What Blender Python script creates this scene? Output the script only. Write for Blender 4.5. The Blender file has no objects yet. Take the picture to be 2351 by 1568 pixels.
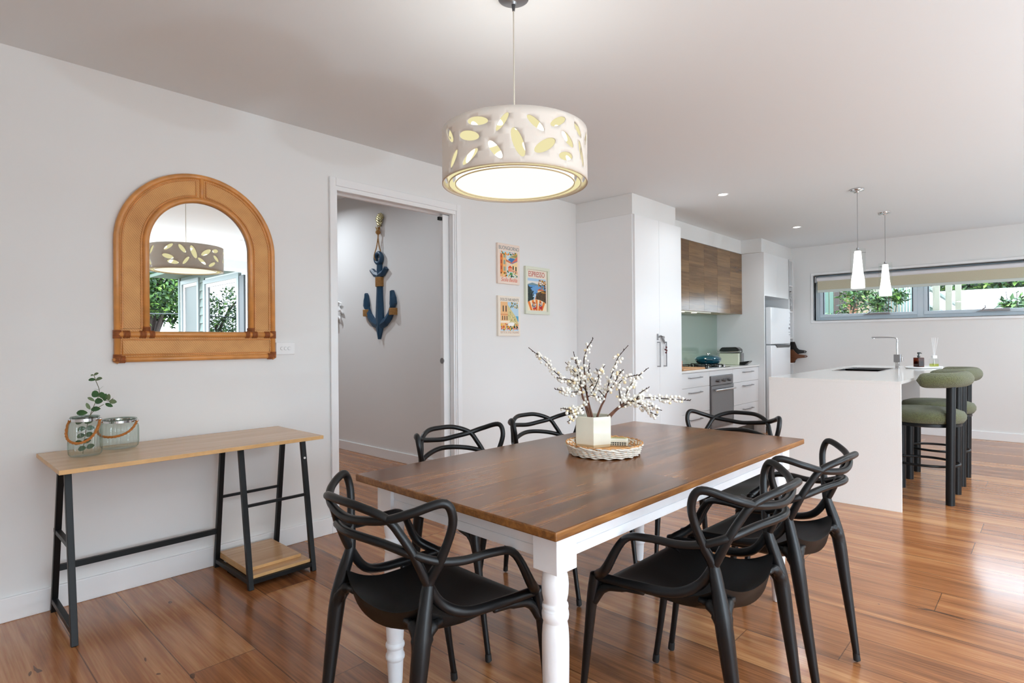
import bpy, math, random
from mathutils import Vector, Matrix, geometry
PI = math.pi
scene = bpy.context.scene
COL = scene.collection
rnd = random.Random(7)

# ------------------------------------------------------------------ node helpers / materials
def new_mat(name):
    m = bpy.data.materials.new(name); m.use_nodes = True
    nt = m.node_tree; nt.nodes.clear()
    out = nt.nodes.new('ShaderNodeOutputMaterial')
    return m, nt, out

def N(nt, typ, **kw):
    n = nt.nodes.new(typ)
    for k, v in kw.items():
        if k.startswith('i_'):
            key = k[2:]
            n.inputs[int(key) if key.isdigit() else key.replace('_', ' ')].default_value = v
        else:
            setattr(n, k, v)
    return n

def L(nt, a, ao, b, bi):
    nt.links.new(a.outputs[ao], b.inputs[bi])

def c4(c):
    return (c[0], c[1], c[2], 1.0)

def srgb(r, g, b):
    f = lambda x: (x / 255 / 12.92) if x / 255 <= 0.04045 else ((x / 255 + 0.055) / 1.055) ** 2.4
    return (f(r), f(g), f(b))

def mat(name, color, rough=0.5, metal=0.0, spec=0.5, coat=0.0, var=0.0, vscale=8.0, bump=0.0, bscale=60.0, sheen=0.0, stretch=(1, 1, 1)):
    m, nt, out = new_mat(name)
    p = N(nt, 'ShaderNodeBsdfPrincipled')
    p.inputs['Base Color'].default_value = c4(color)
    p.inputs['Roughness'].default_value = rough
    p.inputs['Metallic'].default_value = metal
    p.inputs['Specular IOR Level'].default_value = spec
    p.inputs['Coat Weight'].default_value = coat
    p.inputs['Coat Roughness'].default_value = 0.08
    p.inputs['Sheen Weight'].default_value = sheen
    L(nt, p, 'BSDF', out, 'Surface')
    tc = N(nt, 'ShaderNodeTexCoord')
    mp = N(nt, 'ShaderNodeMapping'); mp.inputs['Scale'].default_value = stretch
    L(nt, tc, 'Object', mp, 'Vector')
    if var > 0:
        nz = N(nt, 'ShaderNodeTexNoise'); nz.inputs['Scale'].default_value = vscale; nz.inputs['Detail'].default_value = 4
        L(nt, mp, 'Vector', nz, 'Vector')
        cr = N(nt, 'ShaderNodeValToRGB')
        cr.color_ramp.elements[0].position = 0.3; cr.color_ramp.elements[1].position = 0.7
        cr.color_ramp.elements[0].color = c4([max(0, x * (1 - var)) for x in color])
        cr.color_ramp.elements[1].color = c4([min(1, x * (1 + var)) for x in color])
        L(nt, nz, 'Fac', cr, 'Fac'); L(nt, cr, 'Color', p, 'Base Color')
    if bump > 0:
        nb = N(nt, 'ShaderNodeTexNoise'); nb.inputs['Scale'].default_value = bscale; nb.inputs['Detail'].default_value = 5
        L(nt, mp, 'Vector', nb, 'Vector')
        bp = N(nt, 'ShaderNodeBump'); bp.inputs['Strength'].default_value = bump; bp.inputs['Distance'].default_value = 0.01
        L(nt, nb, 'Fac', bp, 'Height'); L(nt, bp, 'Normal', p, 'Normal')
    return m

def emit(name, color, strength):
    m, nt, out = new_mat(name)
    e = N(nt, 'ShaderNodeEmission'); e.inputs['Color'].default_value = c4(color); e.inputs['Strength'].default_value = strength
    L(nt, e, 'Emission', out, 'Surface'); return m

def thin_glass(name, tint=(1, 1, 1), ior=1.45, rough=0.0, extra=0.0):
    m, nt, out = new_mat(name)
    t = N(nt, 'ShaderNodeBsdfTransparent'); t.inputs['Color'].default_value = c4(tint)
    g = N(nt, 'ShaderNodeBsdfGlossy'); g.inputs['Roughness'].default_value = rough
    f0 = ((ior - 1) / (ior + 1)) ** 2
    lw = N(nt, 'ShaderNodeLayerWeight'); lw.inputs['Blend'].default_value = 0.5
    pw = N(nt, 'ShaderNodeMath', operation='POWER'); pw.inputs[1].default_value = 5.0
    ad = N(nt, 'ShaderNodeMath', operation='MULTIPLY_ADD', use_clamp=True); ad.inputs[1].default_value = 0.85 * (1 - f0); ad.inputs[2].default_value = f0 + extra
    mx = N(nt, 'ShaderNodeMixShader')
    L(nt, lw, 'Facing', pw, 0); L(nt, pw, 'Value', ad, 0); L(nt, ad, 'Value', mx, 'Fac'); L(nt, t, 'BSDF', mx, 1); L(nt, g, 'BSDF', mx, 2)
    L(nt, mx, 'Shader', out, 'Surface'); return m

def screen_mat(name, color, see=0.35):
    m, nt, out = new_mat(name)
    t = N(nt, 'ShaderNodeBsdfTransparent')
    d = N(nt, 'ShaderNodeBsdfPrincipled'); d.inputs['Base Color'].default_value = c4(color); d.inputs['Roughness'].default_value = 0.4
    mx = N(nt, 'ShaderNodeMixShader'); mx.inputs['Fac'].default_value = 1 - see
    L(nt, t, 'BSDF', mx, 1); L(nt, d, 'BSDF', mx, 2); L(nt, mx, 'Shader', out, 'Surface'); return m

def translucent(name, color, amount=0.4, rough=0.5):
    m, nt, out = new_mat(name)
    p = N(nt, 'ShaderNodeBsdfPrincipled'); p.inputs['Base Color'].default_value = c4(color); p.inputs['Roughness'].default_value = rough
    t = N(nt, 'ShaderNodeBsdfTranslucent'); t.inputs['Color'].default_value = c4(color)
    mx = N(nt, 'ShaderNodeMixShader'); mx.inputs['Fac'].default_value = amount
    L(nt, p, 'BSDF', mx, 1); L(nt, t, 'BSDF', mx, 2); L(nt, mx, 'Shader', out, 'Surface'); return m

def wood(name, cols, axis=0, along=1.6, across=22.0, rough=0.35, plank=0.0, plen=1.8, coat=0.0, seam=0.0022, knots=0.0, tone=0.35, seamdark=0.35, spec=0.5, bump=0.05, fine=0.35):
    """Wood grain along local axis 0 (X), 1 (Y) or 2 (Z); plank > 0 lays boards of that width side by side."""
    m, nt, out = new_mat(name)
    p = N(nt, 'ShaderNodeBsdfPrincipled'); p.inputs['Roughness'].default_value = rough
    p.inputs['Coat Weight'].default_value = coat; p.inputs['Coat Roughness'].default_value = 0.12
    p.inputs['Specular IOR Level'].default_value = spec
    L(nt, p, 'BSDF', out, 'Surface')
    tc = N(nt, 'ShaderNodeTexCoord'); sx = N(nt, 'ShaderNodeSeparateXYZ'); L(nt, tc, 'Object', sx, 'Vector')
    names = ['X', 'Y', 'Z']; A = names[axis]; B = names[(axis + 1) % 3] if axis != 1 else 'X'
    third = [n for n in names if n not in (A, B)][0]
    def M(op, a, b=None, clamp=False):
        n = N(nt, 'ShaderNodeMath', operation=op, use_clamp=clamp)
        for i, v in enumerate((a, b)):
            if v is None: continue
            if isinstance(v, (int, float)): n.inputs[i].default_value = v
            else: nt.links.new(v, n.inputs[i])
        return n.outputs[0]
    a = sx.outputs[A]; b = sx.outputs[B]; c = sx.outputs[third]
    tone_v = None; dark = None
    off = 0.0
    if plank > 0:
        bi = M('DIVIDE', b, plank); pid = M('FLOOR', bi); fr = M('FRACT', bi)
        wn = N(nt, 'ShaderNodeTexWhiteNoise', noise_dimensions='1D'); nt.links.new(pid, wn.inputs['W'])
        sh = M('ADD', M('DIVIDE', a, plen), wn.outputs['Value'])
        lid = M('FLOOR', sh); lf = M('FRACT', sh)
        cmb = N(nt, 'ShaderNodeCombineXYZ'); nt.links.new(pid, cmb.inputs[0]); nt.links.new(lid, cmb.inputs[1])
        w2 = N(nt, 'ShaderNodeTexWhiteNoise', noise_dimensions='3D'); L(nt, cmb, 'Vector', w2, 'Vector')
        tone_v = w2.outputs['Value']
        e1 = M('MINIMUM', fr, M('SUBTRACT', 1.0, fr)); e2 = M('MINIMUM', lf, M('SUBTRACT', 1.0, lf))
        l1 = M('LESS_THAN', e1, seam / plank); l2 = M('LESS_THAN', e2, seam * 0.8 / plen)
        dark = M('MAXIMUM', l1, l2)
        off = M('MULTIPLY', tone_v, 37.0)
    va = M('ADD', M('MULTIPLY', a, along), off)
    vb = M('ADD', M('MULTIPLY', b, across), off)
    vc = M('MULTIPLY', c, across)
    cv = N(nt, 'ShaderNodeCombineXYZ')
    for i, v in enumerate((va, vb, vc)): nt.links.new(v, cv.inputs[i])
    n1 = N(nt, 'ShaderNodeTexNoise'); n1.inputs['Scale'].default_value = 1.0; n1.inputs['Detail'].default_value = 6; n1.inputs['Roughness'].default_value = 0.62; n1.inputs['Distortion'].default_value = 0.6
    L(nt, cv, 'Vector', n1, 'Vector')
    cv2 = N(nt, 'ShaderNodeCombineXYZ')
    for i, v in enumerate((M('MULTIPLY', va, 3.0), M('MULTIPLY', vb, 9.0), M('MULTIPLY', vc, 9.0))): nt.links.new(v, cv2.inputs[i])
    n2 = N(nt, 'ShaderNodeTexNoise'); n2.inputs['Scale'].default_value = 1.0; n2.inputs['Detail'].default_value = 3
    L(nt, cv2, 'Vector', n2, 'Vector')
    g = M('ADD', M('MULTIPLY', n1.outputs['Fac'], 1.0 - fine), M('MULTIPLY', n2.outputs['Fac'], fine))
    if tone_v is not None:
        g = M('ADD', g, M('MULTIPLY', M('SUBTRACT', tone_v, 0.5), tone))
    cr = N(nt, 'ShaderNodeValToRGB'); cr.color_ramp.elements[0].position = 0.28; cr.color_ramp.elements[1].position = 0.72
    cr.color_ramp.elements[0].color = c4(cols[0]); cr.color_ramp.elements[1].color = c4(cols[-1])
    for i, cc in enumerate(cols[1:-1]):
        e = cr.color_ramp.elements.new(0.28 + 0.44 * (i + 1) / (len(cols) - 1)); e.color = c4(cc)
    nt.links.new(g, cr.inputs['Fac'])
    col_out = cr.outputs['Color']
    if knots > 0:
        cvk = N(nt, 'ShaderNodeCombineXYZ')
        for i, v in enumerate((M('MULTIPLY', a, 3.2), M('MULTIPLY', b, 9.0), M('MULTIPLY', c, 9.0))): nt.links.new(v, cvk.inputs[i])
        vo = N(nt, 'ShaderNodeTexNoise'); vo.inputs['Scale'].default_value = 1.0; vo.inputs['Detail'].default_value = 2; vo.inputs['Distortion'].default_value = 1.2
        L(nt, cvk, 'Vector', vo, 'Vector')
        kf = M('MULTIPLY', M('GREATER_THAN', vo.outputs['Fac'], 0.735), knots)
        mk = N(nt, 'ShaderNodeMix', data_type='RGBA'); nt.links.new(kf, mk.inputs['Factor'])
        nt.links.new(col_out, mk.inputs[6]); mk.inputs[7].default_value = c4([x * 0.3 for x in cols[0]])
        col_out = mk.outputs[2]
    if dark is not None:
        mk = N(nt, 'ShaderNodeMix', data_type='RGBA'); nt.links.new(M('MULTIPLY', dark, 1 - seamdark), mk.inputs['Factor'])
        nt.links.new(col_out, mk.inputs[6]); mk.inputs[7].default_value = c4([x * 0.25 for x in cols[0]])
        col_out = mk.outputs[2]
    nt.links.new(col_out, p.inputs['Base Color'])
    if bump > 0:
        bp = N(nt, 'ShaderNodeBump'); bp.inputs['Strength'].default_value = bump; bp.inputs['Distance'].default_value = 0.004
        nt.links.new(n2.outputs['Fac'], bp.inputs['Height']); L(nt, bp, 'Normal', p, 'Normal')
    return m

def weave_mat(name, c0, c1, scale=220.0):
    m, nt, out = new_mat(name)
    p = N(nt, 'ShaderNodeBsdfPrincipled'); p.inputs['Roughness'].default_value = 0.55
    L(nt, p, 'BSDF', out, 'Surface')
    tc = N(nt, 'ShaderNodeTexCoord')
    mp = N(nt, 'ShaderNodeMapping'); mp.inputs['Rotation'].default_value = (0, math.radians(38), 0)
    L(nt, tc, 'Object', mp, 'Vector')
    w1 = N(nt, 'ShaderNodeTexWave', wave_type='BANDS', bands_direction='X'); w1.inputs['Scale'].default_value = scale / 6; w1.inputs['Distortion'].default_value = 1.5; w1.inputs['Detail'].default_value = 2
    w2 = N(nt, 'ShaderNodeTexWave', wave_type='BANDS', bands_direction='Z'); w2.inputs['Scale'].default_value = scale / 3.4; w2.inputs['Distortion'].default_value = 1.0
    L(nt, mp, 'Vector', w1, 'Vector'); L(nt, mp, 'Vector', w2, 'Vector')
    mu = N(nt, 'ShaderNodeMath', operation='MULTIPLY'); L(nt, w1, 'Fac', mu, 0); L(nt, w2, 'Fac', mu, 1)
    nz = N(nt, 'ShaderNodeTexNoise'); nz.inputs['Scale'].default_value = 9; L(nt, tc, 'Object', nz, 'Vector')
    ad = N(nt, 'ShaderNodeMath', operation='ADD'); L(nt, mu, 'Value', ad, 0); L(nt, nz, 'Fac', ad, 1)
    cr = N(nt, 'ShaderNodeValToRGB'); cr.color_ramp.elements[0].position = 0.25; cr.color_ramp.elements[1].position = 1.1 if False else 1.0
    cr.color_ramp.elements[0].color = c4(c0); cr.color_ramp.elements[1].color = c4(c1)
    L(nt, ad, 'Value', cr, 'Fac'); L(nt, cr, 'Color', p, 'Base Color')
    bp = N(nt, 'ShaderNodeBump'); bp.inputs['Strength'].default_value = 0.35; bp.inputs['Distance'].default_value = 0.002
    L(nt, mu, 'Value', bp, 'Height'); L(nt, bp, 'Normal', p, 'Normal')
    return m

WALL = mat('wall_paint', srgb(230, 230, 229), 0.75, spec=0.25)
CEIL = mat('ceiling_paint', srgb(228, 231, 232), 0.85, spec=0.15)
TRIM = mat('trim_paint', srgb(236, 237, 238), 0.4)
CABW = mat('white_cabinet', srgb(238, 239, 240), 0.32)
STONE = mat('white_stone', srgb(232, 231, 228), 0.16, var=0.02, vscale=180, coat=0.2)
STONEF = mat('white_stone_face', srgb(232, 231, 228), 0.25, var=0.02, vscale=180)
GREYLAM = mat('grey_laminate', srgb(146, 146, 144), 0.45, var=0.04, vscale=60)
BLACKP = mat('black_plastic', (0.005, 0.0053, 0.006), 0.34, spec=0.36, bump=0.02, bscale=300)
BLACKSEAT = mat('black_seat_plastic', (0.005, 0.005, 0.005), 0.40, spec=0.28, bump=0.03, bscale=260)
BLACKM = mat('black_powder_metal', (0.0055, 0.006, 0.0065), 0.42, spec=.3, bump=0.05, bscale=400)
BLACKR = mat('black_rubber', (0.008, 0.008, 0.008), 0.6)
CHROME = mat('chrome', (0.75, 0.75, 0.76), 0.12, metal=1.0)
BRUSHED = mat('brushed_steel', (0.36, 0.36, 0.37), 0.34, metal=1.0, bump=0.02, bscale=200)
STEELM = mat('oven_steel', (0.30, 0.30, 0.31), 0.32, metal=1.0)
OVENGLASS = mat('oven_glass', (0.16, 0.16, 0.165), 0.15, coat=0.6)
MIRROR = mat('mirror_glass', (0.86, 0.88, 0.86), 0.0, metal=1.0)
WHITEPL = mat('white_plastic', (0.82, 0.82, 0.82), 0.35)
WHITEPAINT = mat('white_painted_timber', srgb(240, 242, 245), 0.38, var=0.015, vscale=20)
FLOORM = wood('floor_boards', [srgb(106, 64, 38), srgb(164, 106, 64), srgb(204, 150, 100)], axis=1, along=1.1, across=14, rough=0.2, plank=0.24, plen=1.9, coat=0.15, knots=0.75, tone=0.22, fine=0.3, bump=0.02)
TABLEM = wood('table_top_wood', [srgb(66, 38, 18), srgb(122, 74, 34), srgb(164, 108, 54)], axis=0, along=1.5, across=20, rough=0.24, plank=0.152, plen=6.0, coat=0.12, tone=0.22, seam=0.0006, seamdark=0.6, knots=0.0, fine=0.3, bump=0.02)
TABLEEDGE = wood('table_edge_wood', [srgb(70, 42, 18), srgb(128, 82, 36), srgb(166, 116, 62)], axis=0, along=6, across=60, rough=0.4, knots=0.3)
OAK = wood('light_oak', [srgb(172, 130, 88), srgb(204, 163, 120), srgb(218, 182, 142)], axis=0, along=1.2, across=26, rough=0.22, knots=0.3, bump=0.01)
OAKEDGE = mat('oak_edging', srgb(216, 172, 116), 0.4, var=0.08, vscale=30)
WALNUT = wood('walnut_panel', [srgb(92, 66, 40), srgb(130, 98, 62), srgb(156, 120, 80)], axis=0, along=1.5, across=40, rough=0.22, tone=0.3, coat=0.2, bump=0.01)
WALNUT2 = wood('walnut_panel_dark', [srgb(82, 58, 36), srgb(114, 84, 52), srgb(142, 108, 72)], axis=0, along=2.1, across=33, rough=0.22, coat=0.2, bump=0.01)
RATTAN = mat('rattan_cane', srgb(206, 140, 74), 0.38, var=0.16, vscale=14, coat=0.2)
RATTAND = mat('rattan_binding', srgb(150, 84, 40), 0.5, var=0.2, vscale=60)
WEAVE = weave_mat('rattan_weave', srgb(172, 112, 58), srgb(226, 170, 104))
WINALU = mat('blue_grey_aluminium', srgb(204, 218, 228), 0.45)
WINDARK = mat('dark_gasket', srgb(60, 68, 76), 0.5)
GLASS = thin_glass('window_glass', (0.97, 0.985, 0.98), 1.5)
CLEAR = thin_glass('clear_glass', (0.97, 0.985, 0.975), 1.42)
JARGLASS = thin_glass('ribbed_jar_glass', (0.86, 0.90, 0.87), 1.6, 0.02, 0.03)
AMBER = thin_glass('amber_glass', (0.36, 0.11, 0.02), 1.5, 0.02, 0.02)
SPLASH = mat('green_splashback_glass', srgb(150, 168, 156), 0.03, coat=1.0)
BLINDF = mat('blind_fabric', srgb(196, 190, 166), 0.9, var=0.03, vscale=120)
NAVY = mat('navy_painted_wood', srgb(28, 66, 94), 0.42, var=0.15, vscale=12)
ROPE = mat('natural_rope', srgb(176, 130, 74), 0.85, var=0.3, vscale=160, bump=0.6, bscale=300)
ROPEO = mat('orange_rope', srgb(186, 116, 52), 0.8, var=0.25, vscale=220, bump=0.5, bscale=300)
GOLD = mat('aged_gold_metal', srgb(206, 196, 150), 0.3, metal=0.7, var=0.2, vscale=60)
GREENFAB = mat('olive_boucle', srgb(92, 95, 58), 0.95, var=0.42, vscale=170, bump=1.0, bscale=190, sheen=0.3)
CREAM = mat('cream_ceramic', srgb(228, 228, 213), 0.4, var=0.03, vscale=14)
CREAMD = mat('bare_ceramic', srgb(206, 194, 162), 0.6)
BARK = mat('dark_bark', srgb(58, 42, 36), 0.7, var=0.35, vscale=60)
BARKR = mat('brown_bark', srgb(104, 66, 48), 0.7, var=0.35, vscale=60, stretch=(1, 1, .3))
BERRY = mat('cream_berry', srgb(246, 243, 234), 0.4, var=0.03, vscale=30)
BERRYT = mat('tan_berry', srgb(240, 222, 182), 0.4, var=0.06, vscale=30)
WICKW = mat('whitewashed_wicker', srgb(236, 230, 218), 0.65, var=0.12, vscale=40)
WICKT = mat('tan_wicker', srgb(206, 152, 96), 0.6, var=0.2, vscale=40)
EUCA = mat('eucalyptus_leaf', srgb(52, 92, 48), 0.45, var=0.3, vscale=20)
EUCAP = mat('eucalyptus_leaf_pale', srgb(104, 122, 86), 0.55, var=0.2, vscale=20)
STEMG = mat('stem_green', srgb(96, 92, 62), 0.6)
SHADEW = translucent('lamp_shade_white', srgb(240, 233, 224), 0.12, 0.4)
SHADEY = emit('lamp_glow_yellow', (1.0, 0.90, 0.50), 0.80)
SHADEI = emit('lamp_glow_white', (1.0, 0.97, 0.80), 1.6)
SHADED = emit('lamp_diffuser_glow', (1.0, 0.965, 0.80), 1.12)
RIMTAN = mat('lamp_rim_edge', srgb(196, 176, 150), 0.5)
FROST = emit('frosted_lamp_glass', (1.0, 0.99, 0.97), 2.2)
DLIGHT = emit('downlight_glow', (1.0, 0.98, 0.95), 9.0)
WARMGLOW = emit('rangehood_lamp_glow', (1.0, 0.86, 0.62), 4.0)
TEAL = mat('teal_enamel', srgb(14, 78, 98), 0.12, coat=1.0, var=0.2, vscale=10)
DARKWOOD = wood('dark_board_wood', [srgb(58, 30, 16), srgb(98, 56, 30), srgb(124, 76, 44)], axis=1, along=6, across=40, rough=0.4)
BOARDW = wood('bench_board_wood', [srgb(166, 110, 70), srgb(196, 146, 100), srgb(214, 168, 124)], axis=0, along=4, across=40, rough=0.4)
BRICKO = mat('terracotta_block', srgb(182, 106, 70), 0.6)
BLACKG = mat('black_gloss', (0.012, 0.012, 0.012), 0.12, coat=0.5)
MINT = mat('mint_cream_plastic', srgb(222, 226, 202), 0.35)
GREYDK = mat('dark_grey', (0.05, 0.05, 0.055), 0.45)
PAPER = mat('poster_paper', srgb(238, 228, 214), 0.75)
PAPERP = mat('poster_paper_pink', srgb(238, 220, 206), 0.75)
FRAMEC = mat('pale_green_frame', srgb(222, 226, 208), 0.45)
INK = {}
def ink(r, g, b):
    k = (r, g, b)
    if k not in INK: INK[k] = mat('ink_%d_%d_%d' % k, srgb(r, g, b), 0.75)
    return INK[k]

# ------------------------------------------------------------------ mesh builder
class MB:
    def __init__(s): s.v = []; s.f = []; s.mi = []; s.cur = 0
    def add(s, vs, fs):
        o = len(s.v); s.v += [tuple(p) for p in vs]
        for f in fs: s.f.append(tuple(i + o for i in f)); s.mi.append(s.cur)
        return s
    def box(s, x0, x1, y0, y1, z0, z1):
        return s.add([(x0, y0, z0), (x1, y0, z0), (x1, y1, z0), (x0, y1, z0), (x0, y0, z1), (x1, y0, z1), (x1, y1, z1), (x0, y1, z1)],
                     [(0, 3, 2, 1), (4, 5, 6, 7), (0, 1, 5, 4), (1, 2, 6, 5), (2, 3, 7, 6), (3, 0, 4, 7)])
    def bar(s, a, b, w, h, up=(0, 0, 1)):
        a = Vector(a); b = Vector(b); d = (b - a).normalized(); up = Vector(up)
        if abs(d.dot(up)) > 0.98: up = Vector((0, 1, 0))
        r = d.cross(up).normalized(); u = r.cross(d).normalized()
        vs = [p + r * sx * w / 2 + u * sz * h / 2 for p in (a, b) for sx, sz in ((-1, -1), (1, -1), (1, 1), (-1, 1))]
        return s.add(vs, [(0, 1, 2, 3), (7, 6, 5, 4), (0, 4, 5, 1), (1, 5, 6, 2), (2, 6, 7, 3), (3, 7, 4, 0)])
    def tube(s, pts, rad, seg=10, closed=False, cap=True, flat=1.0):
        pts = [Vector(p) for p in pts]; n = len(pts)
        if not hasattr(rad, '__len__'): rad = [rad] * n
        T = []
        for i in range(n):
            if closed: t = pts[(i + 1) % n] - pts[i - 1]
            else: t = pts[min(i + 1, n - 1)] - pts[max(i - 1, 0)]
            T.append(t.normalized())
        up = Vector((0, 0, 1)) if abs(T[0].z) < 0.9 else Vector((1, 0, 0))
        nrm = (up - T[0] * up.dot(T[0])).normalized()
        vs = []
        for i in range(n):
            if i:
                nrm = (nrm - T[i] * nrm.dot(T[i]))
                nrm = nrm.normalized() if nrm.length > 1e-6 else T[i].orthogonal().normalized()
            bi = T[i].cross(nrm)
            for k in range(seg):
                a = 2 * PI * k / seg
                vs.append(pts[i] + (nrm * math.cos(a) + bi * math.sin(a) * flat) * rad[i])
        fs = []
        for i in range(n if closed else n - 1):
            j = (i + 1) % n
            for k in range(seg):
                fs.append((i * seg + k, i * seg + (k + 1) % seg, j * seg + (k + 1) % seg, j * seg + k))
        if cap and not closed:
            c0 = len(vs); vs.append(pts[0] - T[0] * rad[0] * 0.6); c1 = len(vs); vs.append(pts[-1] + T[-1] * rad[-1] * 0.6)
            for k in range(seg):
                fs.append((c0, (k + 1) % seg, k)); fs.append((c1, (n - 1) * seg + k, (n - 1) * seg + (k + 1) % seg))
        return s.add(vs, fs)
    def lathe(s, prof, c=(0, 0, 0), seg=32, ribs=0, ribamp=0.0, sx=1.0, sy=1.0, a0=0.0):
        vs = []; n = len(prof)
        for r, z in prof:
            for k in range(seg):
                a = 2 * PI * k / seg + a0
                rr = r * (1 + (ribamp * math.cos(a * ribs) if ribs else 0))
                vs.append((c[0] + rr * math.cos(a) * sx, c[1] + rr * math.sin(a) * sy, c[2] + z))
        fs = []
        for i in range(n - 1):
            for k in range(seg):
                fs.append((i * seg + k, i * seg + (k + 1) % seg, (i + 1) * seg + (k + 1) % seg, (i + 1) * seg + k))
        return s.add(vs, fs)
    def disc(s, c, r, seg=32, axis=2, flip=False):
        vs = []
        for k in range(seg):
            a = 2 * PI * k / seg; u, w = r * math.cos(a), r * math.sin(a)
            vs.append((c[0] + u, c[1] + w, c[2]) if axis == 2 else ((c[0] + u, c[1], c[2] + w) if axis == 1 else (c[0], c[1] + u, c[2] + w)))
        f = tuple(range(seg)); return s.add(vs, [f[::-1] if flip else f])
    def cyl(s, a, b, r, seg=20):
        return s.tube([a, b], r, seg, cap=True) if False else s._cyl(a, b, r, seg)
    def _cyl(s, a, b, r, seg):
        a = Vector(a); b = Vector(b); d = (b - a).normalized(); n = d.orthogonal().normalized(); m = d.cross(n)
        vs = [p + (n * math.cos(2 * PI * k / seg) + m * math.sin(2 * PI * k / seg)) * r for p in (a, b) for k in range(seg)]
        fs = [(k, (k + 1) % seg, seg + (k + 1) % seg, seg + k) for k in range(seg)] + [tuple(range(seg))[::-1], tuple(range(seg, 2 * seg))]
        return s.add(vs, fs)
    def sphere(s, c, r, seg=12, rings=8, sc=(1, 1, 1)):
        vs = [(c[0], c[1], c[2] - r * sc[2])]
        for i in range(1, rings):
            p = -PI / 2 + PI * i / rings
            for k in range(seg):
                a = 2 * PI * k / seg
                vs.append((c[0] + r * math.cos(p) * math.cos(a) * sc[0], c[1] + r * math.cos(p) * math.sin(a) * sc[1], c[2] + r * math.sin(p) * sc[2]))
        vs.append((c[0], c[1], c[2] + r * sc[2])); fs = []
        for k in range(seg):
            fs.append((0, 1 + (k + 1) % seg, 1 + k))
            for i in range(rings - 2):
                b = 1 + i * seg; fs.append((b + k, b + (k + 1) % seg, b + seg + (k + 1) % seg, b + seg + k))
            b = 1 + (rings - 2) * seg; fs.append((b + k, b + (k + 1) % seg, len(vs) - 1))
        return s.add(vs, fs)
    def prism(s, poly, lo, hi, axis=1):
        """poly in the two other axes, extruded from lo to hi along axis"""
        def P(u, w, t): return (t, u, w) if axis == 0 else ((u, t, w) if axis == 1 else (u, w, t))
        n = len(poly); vs = [P(u, w, lo) for u, w in poly] + [P(u, w, hi) for u, w in poly]
        fs = [tuple(range(n))[::-1], tuple(range(n, 2 * n))] + [(i, (i + 1) % n, n + (i + 1) % n, n + i) for i in range(n)]
        return s.add(vs, fs)
    def build(s, name, m, parent=None, smooth=False, bevel=0.0, bseg=2, angle=40):
        me = bpy.data.meshes.new(name); me.from_pydata(s.v, [], s.f)
        ms = m if isinstance(m, (list, tuple)) else [m]
        for x in ms: me.materials.append(x)
        if len(ms) > 1: me.polygons.foreach_set('material_index', s.mi)
        me.update()
        import bmesh
        bm = bmesh.new(); bm.from_mesh(me); bmesh.ops.recalc_face_normals(bm, faces=bm.faces); bm.to_mesh(me); bm.free()
        if smooth:
            me.polygons.foreach_set('use_smooth', [True] * len(me.polygons))
            try: me.set_sharp_from_angle(angle=math.radians(angle))
            except Exception: pass
        o = bpy.data.objects.new(name, me); COL.objects.link(o)
        if parent: o.parent = parent
        if bevel > 0:
            b = o.modifiers.new('bevel', 'BEVEL'); b.width = bevel; b.segments = bseg; b.limit_method = 'ANGLE'; b.angle_limit = math.radians(35)
        return o

def tag(o, label, cat, group=None, kind=None):
    if label: o['label'] = label
    if cat: o['category'] = cat
    if group: o['group'] = group
    if kind: o['kind'] = kind
    return o
def thing(name, label, cat, loc=(0, 0, 0), rz=0.0, group=None):
    o = bpy.data.objects.new(name, None); o.empty_display_size = 0.05; COL.objects.link(o)
    o.location = loc; o.rotation_euler = (0, 0, rz)
    return tag(o, label, cat, group)
def struct(o, label=None, cat=None):
    o['kind'] = 'structure'
    if label: o['label'] = label
    if cat: o['category'] = cat
    return o
def dup(root, loc, rz, label):
    r = root.copy(); COL.objects.link(r); r.location = loc; r.rotation_euler = (0, 0, rz); r['label'] = label
    for ch in list(root.children):
        c = ch.copy(); COL.objects.link(c); c.parent = r
        for g in list(ch.children):
            d = g.copy(); COL.objects.link(d); d.parent = c
    return r

def crspline(Q, per=6):
    Q = [Vector(q) for q in Q]
    Q = [Q[0] * 2 - Q[1]] + Q + [Q[-1] * 2 - Q[-2]]
    t = [0.0]
    for a, b in zip(Q, Q[1:]): t.append(t[-1] + max((b - a).length, 1e-6) ** 0.5)
    out = []
    for i in range(1, len(Q) - 2):
        p0, p1, p2, p3 = Q[i - 1:i + 3]; t0, t1, t2, t3 = t[i - 1:i + 3]
        for k in range(per):
            s = t1 + (t2 - t1) * k / per
            A1 = p0 * ((t1 - s) / (t1 - t0)) + p1 * ((s - t0) / (t1 - t0)); A2 = p1 * ((t2 - s) / (t2 - t1)) + p2 * ((s - t1) / (t2 - t1)); A3 = p2 * ((t3 - s) / (t3 - t2)) + p3 * ((s - t2) / (t3 - t2))
            B1 = A1 * ((t2 - s) / (t2 - t0)) + A2 * ((s - t0) / (t2 - t0)); B2 = A2 * ((t3 - s) / (t3 - t1)) + A3 * ((s - t1) / (t3 - t1))
            out.append(B1 * ((t2 - s) / (t2 - t1)) + B2 * ((s - t1) / (t2 - t1)))
    out.append(Q[-2]); return out

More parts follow.
